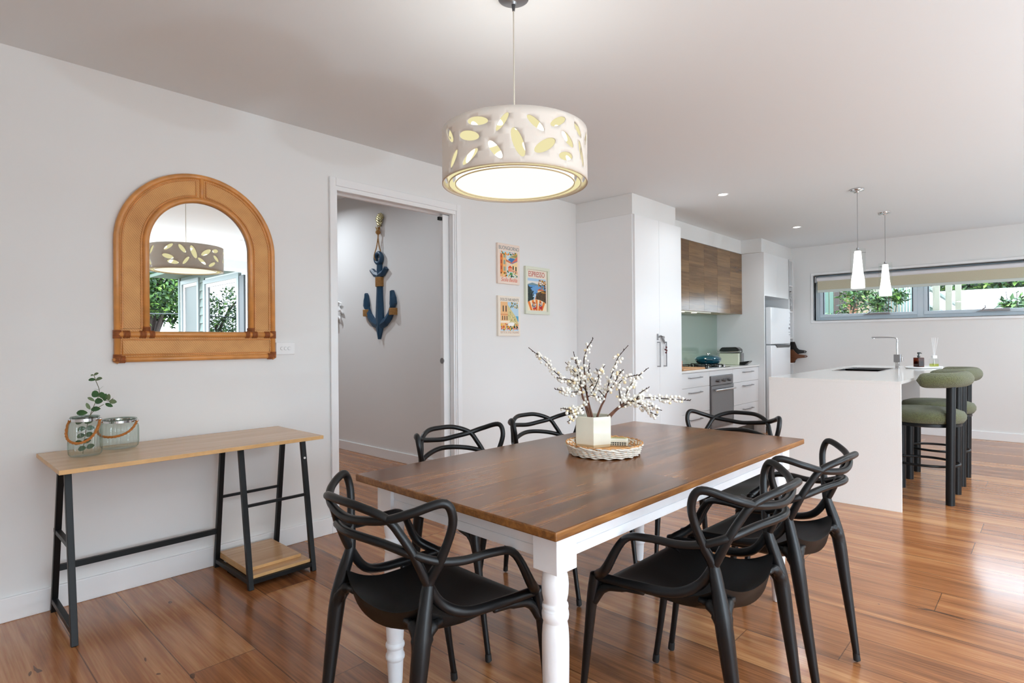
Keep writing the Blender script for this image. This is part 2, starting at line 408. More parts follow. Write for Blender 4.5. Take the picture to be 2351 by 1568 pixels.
def text_mesh(body, size, name, m, parent, M4, align='CENTER', extrude=0.0003, xscale=1.0, shear=0.0, space=1.0):
    cu = bpy.data.curves.new(name, 'FONT'); cu.body = body; cu.size = size; cu.align_x = align; cu.extrude = extrude; cu.shear = shear; cu.space_character = space
    cu.resolution_u = 3
    o = bpy.data.objects.new(name, cu); COL.objects.link(o)
    dg = bpy.context.evaluated_depsgraph_get(); me = bpy.data.meshes.new_from_object(o.evaluated_get(dg))
    bpy.data.objects.remove(o); bpy.data.curves.remove(cu)
    me.transform(Matrix.Diagonal((xscale, 1, 1, 1))); me.transform(M4)
    me.materials.clear(); me.materials.append(m)
    r = bpy.data.objects.new(name, me); COL.objects.link(r)
    if parent: r.parent = parent
    return r

# ------------------------------------------------------------------ dimensions (metres; camera stands at the origin)
YW = 3.329      # long wall with the mirror
XB = 8.78       # far wall with the strip window
YR = -2.7       # wall with the wide opening onto the porch
XL = -1.6       # wall behind the camera
XW = 4.0        # wing wall outside
YE = -6.45      # end of the wing
ZC = 2.518      # ceiling

# ------------------------------------------------------------------ shell
struct(MB().box(XL - .15, XB + .15, YE - .15, 7.7, -0.1, 0.0).build('floor', FLOORM), 'glossy reddish brown timber board floor', 'floor')
def ceil_mesh():
    mb = MB(); t = .12
    for (x0, x1, z0, z1) in ((XL - .15, 4.5, ZC, ZC), (4.5, XB + .15, ZC, ZC - .014)):
        mb.add([(x0, YE - .1, z0), (x1, YE - .1, z1), (x1, YW + .06, z1), (x0, YW + .06, z0), (x0, YE - .1, z0 + t), (x1, YE - .1, z1 + t), (x1, YW + .06, z1 + t), (x0, YW + .06, z0 + t)],
               [(0, 1, 2, 3), (4, 7, 6, 5), (0, 4, 5, 1), (1, 5, 6, 2), (2, 6, 7, 3), (3, 7, 4, 0)])
    return mb
cm = MB()
cm.box(XL - .15, 4.5, YR - .12, YW + .06, ZC, ZC + .12)
cm.add([(4.5, YE - .1, ZC), (XB + .15, YE - .1, ZC - .014), (XB + .15, YW + .06, ZC - .014), (4.5, YW + .06, ZC), (4.5, YE - .1, ZC + .12), (XB + .15, YE - .1, ZC + .12), (XB + .15, YW + .06, ZC + .12), (4.5, YW + .06, ZC + .12)],
       [(0, 3, 2, 1), (4, 5, 6, 7), (0, 1, 5, 4), (1, 2, 6, 5), (2, 3, 7, 6), (3, 0, 4, 7)])
cm.box(XW, 4.5, YE - .1, YR - .12, ZC, ZC + .12)
struct(cm.build('ceiling', CEIL), 'plain white flat ceiling', 'ceiling')
DX0, DX1, DZ = 1.912, 2.93, 2.205
wl = MB()
wl.box(XL - .15, DX0, YW, YW + .12, 0, 2.9).box(DX1, XB + .15, YW, YW + .12, 0, 2.9).box(DX0, DX1, YW, YW + .12, DZ, 2.9)
struct(wl.build('wall_left', WALL), 'long white wall carrying the rattan mirror and three prints', 'wall')
# far wall with the strip window opening
WY0, WY1, WZ0, WZ1 = -1.0, 2.413, 1.466, 2.088
wb = MB()
wb.box(XB, XB + .15, YE - .15, WY0, 0, 2.9).box(XB, XB + .15, WY1, YW + .12, 0, 2.9).box(XB, XB + .15, WY0, WY1, 0, WZ0).box(XB, XB + .15, WY0, WY1, WZ1, 2.9)
struct(wb.build('wall_back', WALL), 'white far wall with a long strip window', 'wall')
# porch side wall with the wide opening
OX0, OX1, OZ = -0.5, 3.88, 2.39
wr = MB()
wr.box(XL - .15, OX0, YR - .12, YR, 0, 2.9).box(OX1, XW + .12, YR - .12, YR, 0, 2.9).box(OX0, OX1, YR - .12, YR, OZ, 2.9)
struct(wr.build('wall_right', WALL), 'white wall with wide opening to the porch', 'wall')
# wall behind the camera, with a garden window
rr = MB()
rr.box(XL - .15, XL, YR - .12, YW + .12, 0, 2.9)
struct(rr.build('wall_front', WALL), 'plain white wall behind the dining table', 'wall')
# wing wall (weatherboards outside) and wing end wall
W1 = (-6.26, -5.36, .75, 2.44); W2 = (-5.0, -3.2, .1, 2.36)
ww = MB()
def wing_piece(y0, y1, z0, z1): ww.box(XW, XW + .12, y0, y1, z0, z1)
wing_piece(YE, W1[0], 0, 2.9); wing_piece(W1[1], W2[0], 0, 2.9); wing_piece(W2[1], YR - .12, 0, 2.9)
for w in (W1, W2): wing_piece(w[0], w[1], 0, w[2]); wing_piece(w[0], w[1], w[3], 2.9)
PALEG = mat('pale_green_cladding', srgb(100, 112, 104), 0.6)
ww.cur = 1
z = -.1
segs = [(YE - .02, W1[0] - .07), (W1[1] + .07, W2[0] - .07), (W2[1] + .07, YR - .12)]
while z < 2.45:
    for y0, y1 in segs:
        ww.add([(XW - .03, y0, z), (XW - .03, y1, z), (XW - .004, y1, z + .17), (XW - .004, y0, z + .17), (XW, y0, z), (XW, y1, z), (XW, y1, z + .17), (XW, y0, z + .17)],
               [(0, 3, 2, 1), (0, 1, 5, 4), (2, 3, 7, 6), (0, 4, 7, 3), (1, 2, 6, 5)])
    z += .155
ww.box(XW - .035, XW, YE - .05, YE + .04, -.1, 2.8)
ww.box(XW - .012, XW, YE, YR - .12, 2.45, 2.8)
struct(ww.build('wall_wing', [WALL, PALEG]), 'pale green weatherboard wing wall seen in the mirror', 'wall')
we = MB()
we.box(XW, 4.6, YE - .12, YE, 0, 2.9).box(8.2, XB + .15, YE - .12, YE, 0, 2.9).box(4.6, 8.2, YE - .12, YE, 0, .4).box(4.6, 8.2, YE - .12, YE, 2.3, 2.9)  # unseen opening added to let more daylight in
struct(we.build('wall_wing_end', WALL), 'white end wall of the wing with big window added for daylight', 'wall')
# hall behind the doorway
HX = 3.455; HZ = 2.84
struct(MB().box(HX, HX + .1, YW + .12, 7.6, 0, 3.0).build('wall_hall', WALL), 'white hall wall carrying the navy anchor', 'wall')
struct(MB().box(.3, .4, YW + .12, 7.6, 0, 3.0).build('wall_hall_side', WALL), 'white wall on the near side of the hall', 'wall')
struct(MB().box(.3, HX + .1, 7.5, 7.6, 0, 3.0).build('wall_hall_end', WALL), 'white end wall of the hall', 'wall')
struct(MB().box(.3, HX + .1, YW + .12, 7.6, HZ, HZ + .1).build('ceiling_hall', CEIL), 'white hall ceiling', 'ceiling')
struct(MB().box(HX - .014, HX, YW + .12, 7.5, 0, .1).build('baseboard_hall', TRIM, bevel=.003), 'white hall baseboard', 'baseboard')
# baseboards
struct(MB().box(XL, DX0 - .04, YW - .015, YW, 0, .105).build('baseboard_left', TRIM, bevel=.004), 'white baseboard under the console wall', 'baseboard')
struct(MB().box(DX1 + .04, 4.471, YW - .015, YW, 0, .105).build('baseboard_middle', TRIM, bevel=.004), 'white baseboard between doorway and pantry', 'baseboard')
struct(MB().box(XB - .015, XB, YE, 2.6, 0, .1).build('baseboard_back', TRIM, bevel=.004), 'white baseboard on the far wall', 'baseboard')
# door casing, jamb, sliding slab
dc = MB()
cw = .042
dc.box(DX0 - cw, DX0, YW - .018, YW, 0, DZ + cw + .01).box(DX1, DX1 + cw, YW - .018, YW, 0, DZ + cw + .01).box(DX0, DX1, YW - .018, YW, DZ, DZ + cw + .01)
struct(dc.build('trim_1', TRIM, bevel=.004), 'white casing around the hall doorway', 'trim')
jb = MB()
jb.box(DX0, DX0 + .012, YW - .01, YW + .12, 0, DZ - .028).box(DX1 - .012, DX1, YW - .01, YW + .045, 0, DZ - .028).box(DX1 - .012, DX1, YW + .09, YW + .12, 0, DZ - .028)
jb.box(DX0, DX1, YW - .01, YW + .04, DZ - .028, DZ).box(DX0, DX1, YW + .092, YW + .12, DZ - .028, DZ).box(DX0, DX1, YW + .04, YW + .092, DZ - .008, DZ)
jb.box(DX1 - .028, DX1 - .012, YW - .004, YW + .04, 0, DZ - .028)
struct(jb.build('trim_2', TRIM, bevel=.002), 'white door jamb with sliding track', 'trim')
sl = MB().box(DX1 - .085, DX1 - .014, YW + .047, YW + .085, .01, DZ - .03).build('door_1', TRIM, bevel=.002); struct(sl, 'white sliding door mostly slid into the wall', 'door')
ph = MB(); ph.cyl((DX1 - .088, YW + .066, 1.06), (DX1 - .082, YW + .066, 1.06), .022, 20); ph.build('finger_pull', BRUSHED, sl)
MB().box(DX1 - .118, DX1 - .0865, YW + .05, YW + .07, DZ - .075, DZ - .05).build('stopper', BLACKM, sl)
struct(MB().box(DX0 + .012, DX1 - .012, YW + .02, YW + .1, 0, .004).build('trim_3', mat('threshold_strip', srgb(150, 92, 40), .3)), 'thin timber threshold strip in the doorway', 'trim')

# ------------------------------------------------------------------ far strip window
wc = MB(); c = .04
wc.box(XB - .016, XB, WY0 - c, WY1 + c, WZ1, WZ1 + c).box(XB - .016, XB, WY0 - c, WY1 + c, WZ0 - c, WZ0)
wc.box(XB - .016, XB, WY1, WY1 + c, WZ0, WZ1).box(XB - .016, XB, WY0 - c, WY0, WZ0, WZ1)
wc.box(XB - .016, XB + .07, WY0, WY1, WZ0 - .012, WZ0).box(XB - .016, XB + .07, WY0, WY1, WZ1, WZ1 + .012).box(XB - .016, XB + .07, WY1, WY1 + .012, WZ0, WZ1)
win = wc.build('window_1', TRIM, bevel=.003); struct(win, 'long strip window with blue grey frame in far wall', 'window')
wf = MB(); xa, xb_ = XB + .07, XB + .13
wf.box(xa, xb_, WY0, WY1, WZ0, WZ0 + .05).box(xa, xb_, WY0, WY1, WZ1 - .05, WZ1)
mulls = [WY1 - .02, 1.20, -0.02, WY0 + .02]
for y in mulls: wf.box(xa - .005, xb_, y - .034, y + .034, WZ0, WZ1)
wf.build('window_frame', WINALU, win, bevel=.003)
sashes = [(1.234, WY1 - .054), (.014, 1.166), (WY0 + .054, -.054)]
for y0, y1 in sashes:
    s = MB(); t = .042; z0, z1 = WZ0 + .04, WZ1 - .04; xs, xe = xa - .012, xa + .045
    s.box(xs, xe, y0, y1, z0, z0 + t).box(xs, xe, y0, y1, z1 - t, z1).box(xs, xe, y0, y0 + t, z0 + t, z1 - t).box(xs, xe, y1 - t, y1, z0 + t, z1 - t)
    so = s.build('window_sash', WINALU, win, bevel=.003)
    g = MB(); g.box(xs + .004, xe - .004, y0 + t, y0 + t + .012, z0 + t, z1 - t).box(xs + .004, xe - .004, y1 - t - .012, y1 - t, z0 + t, z1 - t); g.build('gasket', WINDARK, so)
    MB().add([(xa + .02, y0 + t, z0 + t), (xa + .02, y1 - t, z0 + t), (xa + .02, y1 - t, z1 - t), (xa + .02, y0 + t, z1 - t)], [(0, 1, 2, 3)]).build('pane', GLASS, so)
for yc in (1.67, .49, -.4):
    h = MB()
    h.prism([(yc + .16, WZ0 + .055), (yc - .15, WZ0 + .055), (yc - .15, WZ0 + .085), (yc + .1, WZ0 + .082)], xa - .04, xa - .012, 0)
    h.tube([(xa - .03, yc + .1, WZ0 + .08), (xa - .045, yc + .07, WZ0 + .1), (xa - .05, yc + .075, WZ0 + .125)], .008, 8)
    h.build('winder_handle', BRUSHED, win, bevel=.004)
bl = thing('roller_blind', 'beige roller blind rolled up at the strip window', 'blind', (XB + .035, 0, 0))
b_ = MB(); b_.cyl((0, WY0 + .03, 2.035), (0, WY1 - .03, 2.035), .036, 24); b_.build('roller_tube', mat('blind_tube_white', srgb(226, 226, 230), .6), bl, True)
MB().box(-.026, -.022, WY0 + .04, WY1 - .04, 1.885, 2.035).build('fabric', BLINDF, bl)
MB().box(-.034, -.014, WY0 + .04, WY1 - .04, 1.853, 1.888).build('bottom_rail', mat('blind_rail', srgb(206, 214, 208), .5), bl, bevel=.004)
MB().box(-.04, .03, WY1 - .028, WY1 - .004, 1.99, 2.075).build('bracket', BRUSHED, bl, bevel=.004)

# ------------------------------------------------------------------ wing windows and porch (seen in the mirror)
def side_window(n, w, label, panem, extra=False):
    y0, y1, z0, z1 = w
    f = MB(); x0, x1 = XW - .05, XW + .08
    f.box(x0, x1, y0 - .06, y1 + .06, z1 - .03, z1 + .05).box(x0, x1, y0 - .06, y1 + .06, z0 - .05, z0 + .03).box(x0, x1, y0 - .06, y0 + .03, z0 + .03, z1 - .03).box(x0, x1, y1 - .03, y1 + .06, z0 + .03, z1 - .03)
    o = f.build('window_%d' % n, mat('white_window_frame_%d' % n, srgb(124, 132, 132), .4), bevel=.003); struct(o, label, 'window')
    s = MB(); t = .06
    s.box(XW - .02, XW + .02, y0 + .03, y1 - .03, z1 - .03 - t, z1 - .03).box(XW - .02, XW + .02, y0 + .03, y1 - .03, z0 + .03, z0 + .03 + t).box(XW - .02, XW + .02, y0 + .03, y0 + .03 + t, z0 + .03 + t, z1 - .03 - t).box(XW - .02, XW + .02, y1 - .03 - t, y1 - .03, z0 + .03 + t, z1 - .03 - t)
    s.build('window_sash', TRIM, o)
    MB().add([(XW, y0 + .09, z0 + .09), (XW, y1 - .09, z0 + .09), (XW, y1 - .09, z1 - .09), (XW, y0 + .09, z1 - .09)], [(0, 1, 2, 3)]).build('pane', panem, o)
    return o
side_window(2, W1, 'narrow screened window in the weatherboard wall', screen_mat('insect_screen', (.10, .11, .105), .10))
side_window(3, (W2[0], -3.46, W2[2], W2[3]), 'wide reflective sliding window in the weatherboard wall', thin_glass('reflective_pane', (.10, .125, .12), 1.5, 0, .2))
dk = MB().box(XW - .04, XW + .06, -3.43, W2[1] + .0, W2[2], W2[3]); struct(dk.build('trim_4', GREYDK, bevel=.004), 'dark sliding door stile by the reflective window', 'trim')
struct(MB().box(XL - .5, XW + .1, YE - .2, YE - .05, 2.655, 2.9).build('trim_5', mat('porch_beam', srgb(66, 88, 78), .6)), 'dark green porch beam', 'trim')
struct(MB().box(XL - .5, XW, YE - .2, YR - .12, -.14, -.02).build('deck_floor', mat('deck_boards', srgb(186, 184, 180), .6, var=.15, vscale=20)), 'timber porch deck', 'floor')
struct(MB().box(XW - .5, XW - .0125, YE - .2, YR - .12, 2.56, 2.62).build('trim_10', mat('eave_soffit', srgb(96, 112, 98), .7)), 'green grey eave above the wing windows', 'trim')
of = MB(); of.box(OX0, OX0 + .05, YR - .1, YR - .02, 0, OZ).box(OX1 - .05, OX1, YR - .1, YR - .02, 0, OZ).box(OX0, OX1, YR - .1, YR - .02, OZ - .04, OZ)
struct(of.build('trim_6', TRIM), 'white lining of the porch opening', 'trim')
ew = MB(); ew.box(4.6, 8.2, YE - .08, YE - .03, .4, .46).box(4.6, 8.2, YE - .08, YE - .03, 2.24, 2.3)  # frame of the unseen window added for daylight
for x in (4.63, 5.8, 7.0, 8.17): ew.box(x - .03, x + .03, YE - .08, YE - .03, .4, 2.3)
struct(ew.build('window_5', WINALU), 'unseen wide window added for daylight in the wing end wall', 'window')

# ------------------------------------------------------------------ dining chairs
K = dict(c1=(-0.2693,0.0000,0.7984),n1=(-0.2602,0.0761,0.7941),F4=(-0.2193,0.1437,0.7650),a=(-0.1943,0.1653,0.7232),F5=(-0.1713,0.1826,0.6758),F7=(-0.1310,0.1882,0.5916),b=(-0.0913,0.1905,0.5317),F14=(-0.0336,0.2106,0.4988),d=(0.1019,0.2229,0.4843),F3=(0.2243,0.2287,0.4778),
c2=(-0.2471,0.0000,0.7471),m=(-0.2410,0.0708,0.7532),e=(-0.1856,0.1948,0.7841),F1=(-0.1169,0.2423,0.8022),g=(-0.0978,0.2464,0.7600),F6=(-0.1133,0.2139,0.6519),
c3=(-0.2432,0.0000,0.7082),m3=(-0.2130,0.1087,0.6979),h=(-0.0528,0.2310,0.6422),F2=(0.0998,0.2578,0.6309),k=(0.0339,0.2483,0.6438),l=(0.1679,0.2663,0.5238))
def full(names, tail=()):
    h = [Vector(K[n]) for n in names] + [Vector(t) for t in tail]
    return [Vector((p.x, -p.y, p.z)) for p in h[::-1]][:-1] + h
def rad_at(pts, fn): return [fn(p) for p in pts]
def make_chair(label):
    t = thing('dining_chair', label, 'chair', group='chairs around the dining table')
    p1 = crspline(full(['c1', 'n1', 'F4', 'a', 'F5', 'F7', 'b', 'F14', 'd', 'F3']), 7)
    MB().tube(p1, [.0112 + .0028 * min(1, max(0, (.72 - p.z) / .2)) for p in p1], 12).build('top_rail', BLACKP, t, True, angle=80)
    p2 = crspline(full(['c2', 'm', 'F4', 'e', 'F1', 'g', 'F6', 'F7'], [(-.155, .197, .50), (-.165, .2, .46)]), 7)
    MB().tube(p2, [.0115 + .0065 * min(1, max(0, (.70 - p.z) / .2)) for p in p2], 12).build('horn_rail', BLACKP, t, True, angle=80)
    p3 = crspline(full(['c3', 'm3', 'F5', 'F6', 'h', 'k', 'F2', 'l', 'F3'], [(.238, .232, .455)]), 7)
    MB().tube(p3, [.0112 + .005 * min(1, max(0, (.62 - p.z) / .14)) for p in p3], 12).build('arm_rail', BLACKP, t, True, angle=80)
    for sy in (1, -1):
        F = lambda x, y, z: (x, y * sy, z)
        lp = crspline([F(.228, .231, .485), F(.236, .234, .44), F(.256, .232, .3), F(.278, .229, .14), F(.296, .226, .02)], 6)
        mb = MB().tube(lp, [.0185 - .008 * min(1, (.485 - p.z) / .36) for p in lp], 12)
        wp = crspline([F(.237, .236, .40), F(.226, .218, .445), F(.196, .185, .458), F(.14, .15, .452)], 6); mb.tube(wp, [.013, .014, .015, .0155, .016, .016, .016, .015, .015, .014, .014, .013, .012, .011, .01, .009, .008, .007, .006][:len(wp)], 10)
        wq = crspline([F(.236, .232, .40), F(.205, .226, .445), F(.15, .222, .462), F(.07, .215, .47)], 6); mb.tube(wq, [.014] * 8 + [.012] * 6 + [.009] * 5, 10)
        lg = mb.build('leg', BLACKP, t, True, angle=80)
        MB().tube([F(.2935, .2265, .034), F(.2955, .2262, .012), F(.2965, .226, .0075)], [.0118, .0125, .0122], 12).build('rubber_foot', BLACKR, lg, True)
        lp = crspline([F(-.128, .188, .60), F(-.150, .197, .52), F(-.166, .203, .44), F(-.186, .203, .3), F(-.212, .199, .12), F(-.226, .196, .02)], 6)
        mb = MB().tube(lp, [.014 + .009 * min(1, max(0, (.60 - p.z) / .14)) if p.z > .42 else .023 - .0125 * (.42 - p.z) / .42 for p in lp], 12)
        wp = crspline([F(-.172, .202, .42), F(-.166, .192, .462), F(-.160, .165, .490), F(-.156, .125, .492)], 6); mb.tube(wp, [.018] * 8 + [.015] * 6 + [.009] * 5, 10)
        wp = crspline([F(-.168, .203, .435), F(-.15, .2, .468), F(-.125, .194, .486), F(-.09, .186, .487)], 6); mb.tube(wp, [.020] * 8 + [.016] * 6 + [.010] * 5, 10)
        lg = mb.build('leg', BLACKP, t, True, angle=80)
        MB().tube([F(-.2235, .1965, .034), F(-.2262, .196, .012), F(-.2268, .196, .0075)], [.0118, .0125, .0122], 12).build('rubber_foot', BLACKR, lg, True)
    # seat shell
    NU, NV = 20, 22; top = []; bot = []
    for j in range(NV + 1):
        v = j / NV
        hw = .212 - .012 * v - .02 * v * v
        for i in range(NU + 1):
            u = -1 + 2 * i / NU; au = abs(u)
            x = .238 - .418 * v - .012 * au ** 3 * (1 - v) + .03 * au ** 2.2 * v * v
            zc = .462 - .02 * math.sin(min(1, v / .72) * PI * .62) + .055 * max(0, (v - .6) / .4) ** 2
            su = .010 + .030 * math.sin(min(1, v) * PI * .55)
            z = zc + su * au ** 2.6 - .014 * max(0, (.06 - v) / .06)
            th = .013 + .030 * max(0, (v - .45) / .55) ** 1.4 + .006 * (1 - au)
            top.append((x, hw * u, z)); bot.append((x + (.012 * v if v > .8 else 0), hw * u * .985, z - th))
    mb = MB(); W = NU + 1; n = len(top); fs = []
    for j in range(NV):
        for i in range(NU):
            a = j * W + i; fs.append((a, a + 1, a + W + 1, a + W)); fs.append((n + a, n + a + W, n + a + W + 1, n + a + 1))
    ring = [i for i in range(W)] + [j * W + NU for j in range(1, NV + 1)] + [NV * W + i for i in range(NU - 1, -1, -1)] + [j * W for j in range(NV - 1, 0, -1)]
    for q in range(len(ring)):
        a, b2 = ring[q], ring[(q + 1) % len(ring)]; fs.append((a, n + a, n + b2, b2))
    mb.add(top + bot, fs); mb.build('seat', BLACKSEAT, t, True, angle=55)
    return t
POSES = [(1.043, 1.33, -.02, 'black openwork plastic armchair at the table end beside the console'),
 (1.691, .792, 1.543, 'black openwork armchair beside the thick white table leg, tucked under the long table side'),
 (2.25, .771, 1.511, 'black openwork armchair standing between the dining table and the white island panel'),
 (2.921, 1.244, 3.128, 'black openwork plastic armchair at the table end in front of the oven'),
 (1.739, 1.833, -1.594, 'black openwork plastic armchair behind the table in front of the hall doorway'),
 (2.345, 1.846, -1.63, 'black openwork plastic armchair behind the table, half hidden by the berry vase')]
ch0 = make_chair(POSES[0][3]); ch0.location = (POSES[0][0], POSES[0][1], 0); ch0.rotation_euler.z = POSES[0][2]
for x, y, r, lb in POSES[1:]: dup(ch0, (x, y, 0), r, lb)

# ------------------------------------------------------------------ dining table
TA = -.0195; TZ = .742
tb = thing('dining_table', 'long farmhouse dining table with brown timber top and turned white legs', 'table', (1.9775, 1.3065, 0), TA)
hl, hwid = .893, .456
tt = MB(); tt.box(-hl, hl, -hwid, hwid, TZ - .024, TZ)
tto = tt.build('tabletop', [TABLEM], tb, bevel=.004, bseg=2)
tto.data.materials.append(TABLEEDGE)
for p in tto.data.polygons:
    if abs(p.normal.z) < .5: p.material_index = 1
lx, ly = hl - .10, hwid - .088; bw = .041
for sx, sy in ((-1, -1), (-1, 1), (1, -1), (1, 1)):
    cx, cy = sx * lx, sy * ly
    prof = [(.024, .612), (.030, .606), (.0345, .585), (.036, .565), (.0345, .54), (.031, .522), (.0305, .518), (.034, .514), (.035, .508), (.034, .5005), (.0335, .499), (.0355, .494), (.0362, .486), (.0352, .477), (.032, .47), (.0318, .468), (.034, .455), (.0357, .43), (.036, .40), (.0352, .33), (.033, .24), (.030, .17), (.0285, .152), (.0325, .147), (.0335, .141), (.0325, .135), (.029, .131), (.0285, .115), (.0325, .108), (.0335, .101), (.0325, .094), (.0285, .089), (.027, .06), (.0245, .012), (.022, 0), (0.0001, 0)]
    mb = MB().lathe(prof, (cx, cy, 0), 28)
    mb.box(cx - bw, cx + bw, cy - bw, cy + bw, .606, TZ - .024)
    mb.build('leg', WHITEPAINT, tb, True, bevel=.004, angle=50)
z0, z1 = .634, TZ - .024; s = .02
for sy in (-1, 1):
    ap = MB()
    yo = sy * (ly + bw - .012)
    ap.box(-lx + bw, lx - bw, min(yo, yo - sy * s), max(yo, yo - sy * s), z0, .662); ap.box(-lx + bw, lx - bw, min(yo - sy * .0025, yo - sy * s), max(yo - sy * .0025, yo - sy * s), .662, .665); ap.box(-lx + bw, lx - bw, min(yo, yo - sy * s), max(yo, yo - sy * s), .665, z1)
    ap.build('side_apron', WHITEPAINT, tb, bevel=.0015)
for sx in (-1, 1):
    ap = MB(); xo = sx * (lx + bw - .012)
    ap.box(min(xo, xo - sx * s), max(xo, xo - sx * s), -ly + bw, ly - bw, z0, .662); ap.box(min(xo - sx * .0025, xo - sx * s), max(xo - sx * .0025, xo - sx * s), -ly + bw, ly - bw, .662, .665); ap.box(min(xo, xo - sx * s), max(xo, xo - sx * s), -ly + bw, ly - bw, .665, z1)
    ap.build('end_apron', WHITEPAINT, tb, bevel=.0015)

# ------------------------------------------------------------------ tray, vase, branches, tin on the table
TC = (1.972, 1.335)
tr = thing('wicker_tray', 'round whitewashed wicker tray under the cream vase', 'tray', (TC[0], TC[1], TZ))
MB().lathe([(.0001, .004), (.135, .004), (.137, .009), (.135, .013), (.0001, .013)], seg=40).build('tray_base', WICKT, tr, True)
def wicker_ring(mb, zf, r0, amp, nw, ph, rad, tilt=0.0):
    pts = []
    for k in range(180):
        a = 2 * PI * k / 180
        pts.append(((r0 + amp * math.sin(nw * a + ph)) * math.cos(a), (r0 + amp * math.sin(nw * a + ph)) * math.sin(a), zf + .0022 * math.cos(nw * a + ph) + tilt * math.sin(3 * a + ph)))
    mb.tube(pts, rad, 6, closed=True)
mb = MB()
for i in range(8):
    wicker_ring(mb, .006 + i * .0042, .139 + i * .0013, .0034, 17, PI * (i % 2) + .3 * i, .0031)
for i in range(3): wicker_ring(mb, .036 + i * .0025, .149 + .002 * i, .004, 13, 2.1 * i, .0030, .0015)
mb.build('woven_side', WICKW, tr, True)
mb = MB()
for i in range(34):
    a = 2 * PI * i / 34; pts = []
    for k in range(9):
        s_ = k / 8; aa = a + s_ * .52
        r = .136 + .017 * math.sin(PI * s_) + .004 * s_; pts.append((r * math.cos(aa), r * math.sin(aa), .022 + .026 * math.sin(PI * s_)))
    mb.tube(pts, .0026, 6)
mb.build('woven_rim', WICKT, tr, True)
VC = Vector((2.038, 1.436, .7555))
vd = math.atan2(-VC.y, -VC.x) + .03
va = thing('hexagonal_vase', 'cream six sided ceramic vase holding white berry branches', 'vase', VC)
R6 = .0845
hexp = lambda r, z: [(r * math.cos(vd + PI / 3 * k), r * math.sin(vd + PI / 3 * k), z) for k in range(6)]
vs = hexp(R6 * .93, 0) + hexp(R6 * .995, .012) + hexp(R6, .02) + hexp(R6, .128) + hexp(R6 - .009, .128) + hexp(R6 - .011, .03)
fs = [(0, 5, 4, 3, 2, 1), tuple(range(30, 36))]
for l_ in range(5):
    for k in range(6): fs.append((l_ * 6 + k, l_ * 6 + (k + 1) % 6, l_ * 6 + 6 + (k + 1) % 6, l_ * 6 + 6 + k))
MB().add(vs, fs).build('body', CREAM, va, bevel=.002)
MB().add(hexp(R6 * .936, .0005) + hexp(R6 * 1.0005, .0125), [(k, (k + 1) % 6, 6 + (k + 1) % 6, 6 + k) for k in range(6)]).build('bare_foot_band', CREAMD, va)
BR = [
(4,[(-0.012,0.014,0.119),(-0.018,0.024,0.16),(-0.022,0.033,0.20),(-0.034,0.04,0.26)]),
(5,[(0.045,-0.06,0.123),(0.066,-0.082,0.153),(0.088,-0.118,0.178),(0.104,-0.145,0.196)]),
(0,[(-0.007,0.010,0.119),(-0.012,0.014,0.149),(-0.030,0.031,0.206),(-0.037,0.035,0.263),(-0.042,0.036,0.312),(-0.057,0.049,0.369),(-0.062,0.053,0.397)]),
(0,[(-0.022,0.031,0.222),(-0.043,0.085,0.261),(-0.067,0.145,0.306),(-0.084,0.194,0.359),(-0.111,0.262,0.416)]),
(4,[(-0.026,0.038,0.246),(-0.086,0.053,0.281),(-0.151,0.075,0.292)]),
(4,[(-0.022,0.031,0.230),(-0.073,0.064,0.228),(-0.132,0.101,0.242)]),
(4,[(-0.025,0.035,0.157),(-0.090,0.041,0.154),(-0.155,0.046,0.168)]),
(4,[(-0.022,0.032,0.149),(-0.101,0.023,0.129),(-0.157,0.015,0.114)]),
(0,[(-0.026,0.037,0.279),(-0.011,0.099,0.321),(-0.002,0.142,0.349)]),
(1,[(-0.002,0.002,0.121),(-0.003,0.020,0.180),(-0.002,0.035,0.245),(0.003,0.044,0.310),(0.009,0.050,0.371),(0.027,0.039,0.424),(0.043,0.025,0.457)]),
(1,[(-0.008,0.011,0.246),(-0.010,-0.025,0.280),(-0.019,-0.060,0.326),(-0.020,-0.075,0.340)]),
(1,[(-0.013,0.018,0.222),(0.009,0.079,0.275),(0.035,0.124,0.331)]),
(1,[(-0.010,0.015,0.206),(-0.023,-0.024,0.245),(-0.046,-0.064,0.299),(-0.073,-0.069,0.332)]),
(2,[(0.011,-0.016,0.123),(0.025,-0.028,0.169),(0.035,-0.037,0.193),(0.049,-0.047,0.254),(0.065,-0.061,0.314),(0.082,-0.075,0.371),(0.111,-0.106,0.423)]),
(2,[(0.029,-0.041,0.206),(0.036,0.003,0.244),(0.044,0.048,0.283),(0.074,0.069,0.344)]),
(2,[(0.036,-0.051,0.226),(0.025,-0.091,0.265),(0.011,-0.128,0.307),(0.005,-0.146,0.325)]),
(2,[(0.028,-0.039,0.194),(-0.013,-0.031,0.209),(-0.044,-0.024,0.218)]),
(3,[(0.038,-0.053,0.123),(0.060,-0.077,0.153),(0.082,-0.101,0.177),(0.106,-0.128,0.193),(0.146,-0.173,0.201),(0.199,-0.233,0.197),(0.241,-0.281,0.192),(0.270,-0.314,0.188)]),
(3,[(0.074,-0.106,0.182),(0.107,-0.104,0.228),(0.148,-0.113,0.271),(0.221,-0.140,0.324)]),
(5,[(0.068,-0.096,0.174),(0.055,-0.100,0.224),(0.043,-0.103,0.264),(0.055,-0.142,0.293),(0.070,-0.187,0.302)]),
(5,[(0.095,-0.135,0.191),(0.091,-0.182,0.178),(0.088,-0.241,0.171),(0.084,-0.275,0.162)]),
(5,[(0.117,-0.167,0.167),(0.109,-0.216,0.147),(0.103,-0.250,0.135)]),
(5,[(0.106,-0.151,0.199),(0.126,-0.162,0.226),(0.153,-0.183,0.245)])]
NBER = [98, 92, 88, 92, 98, 98]
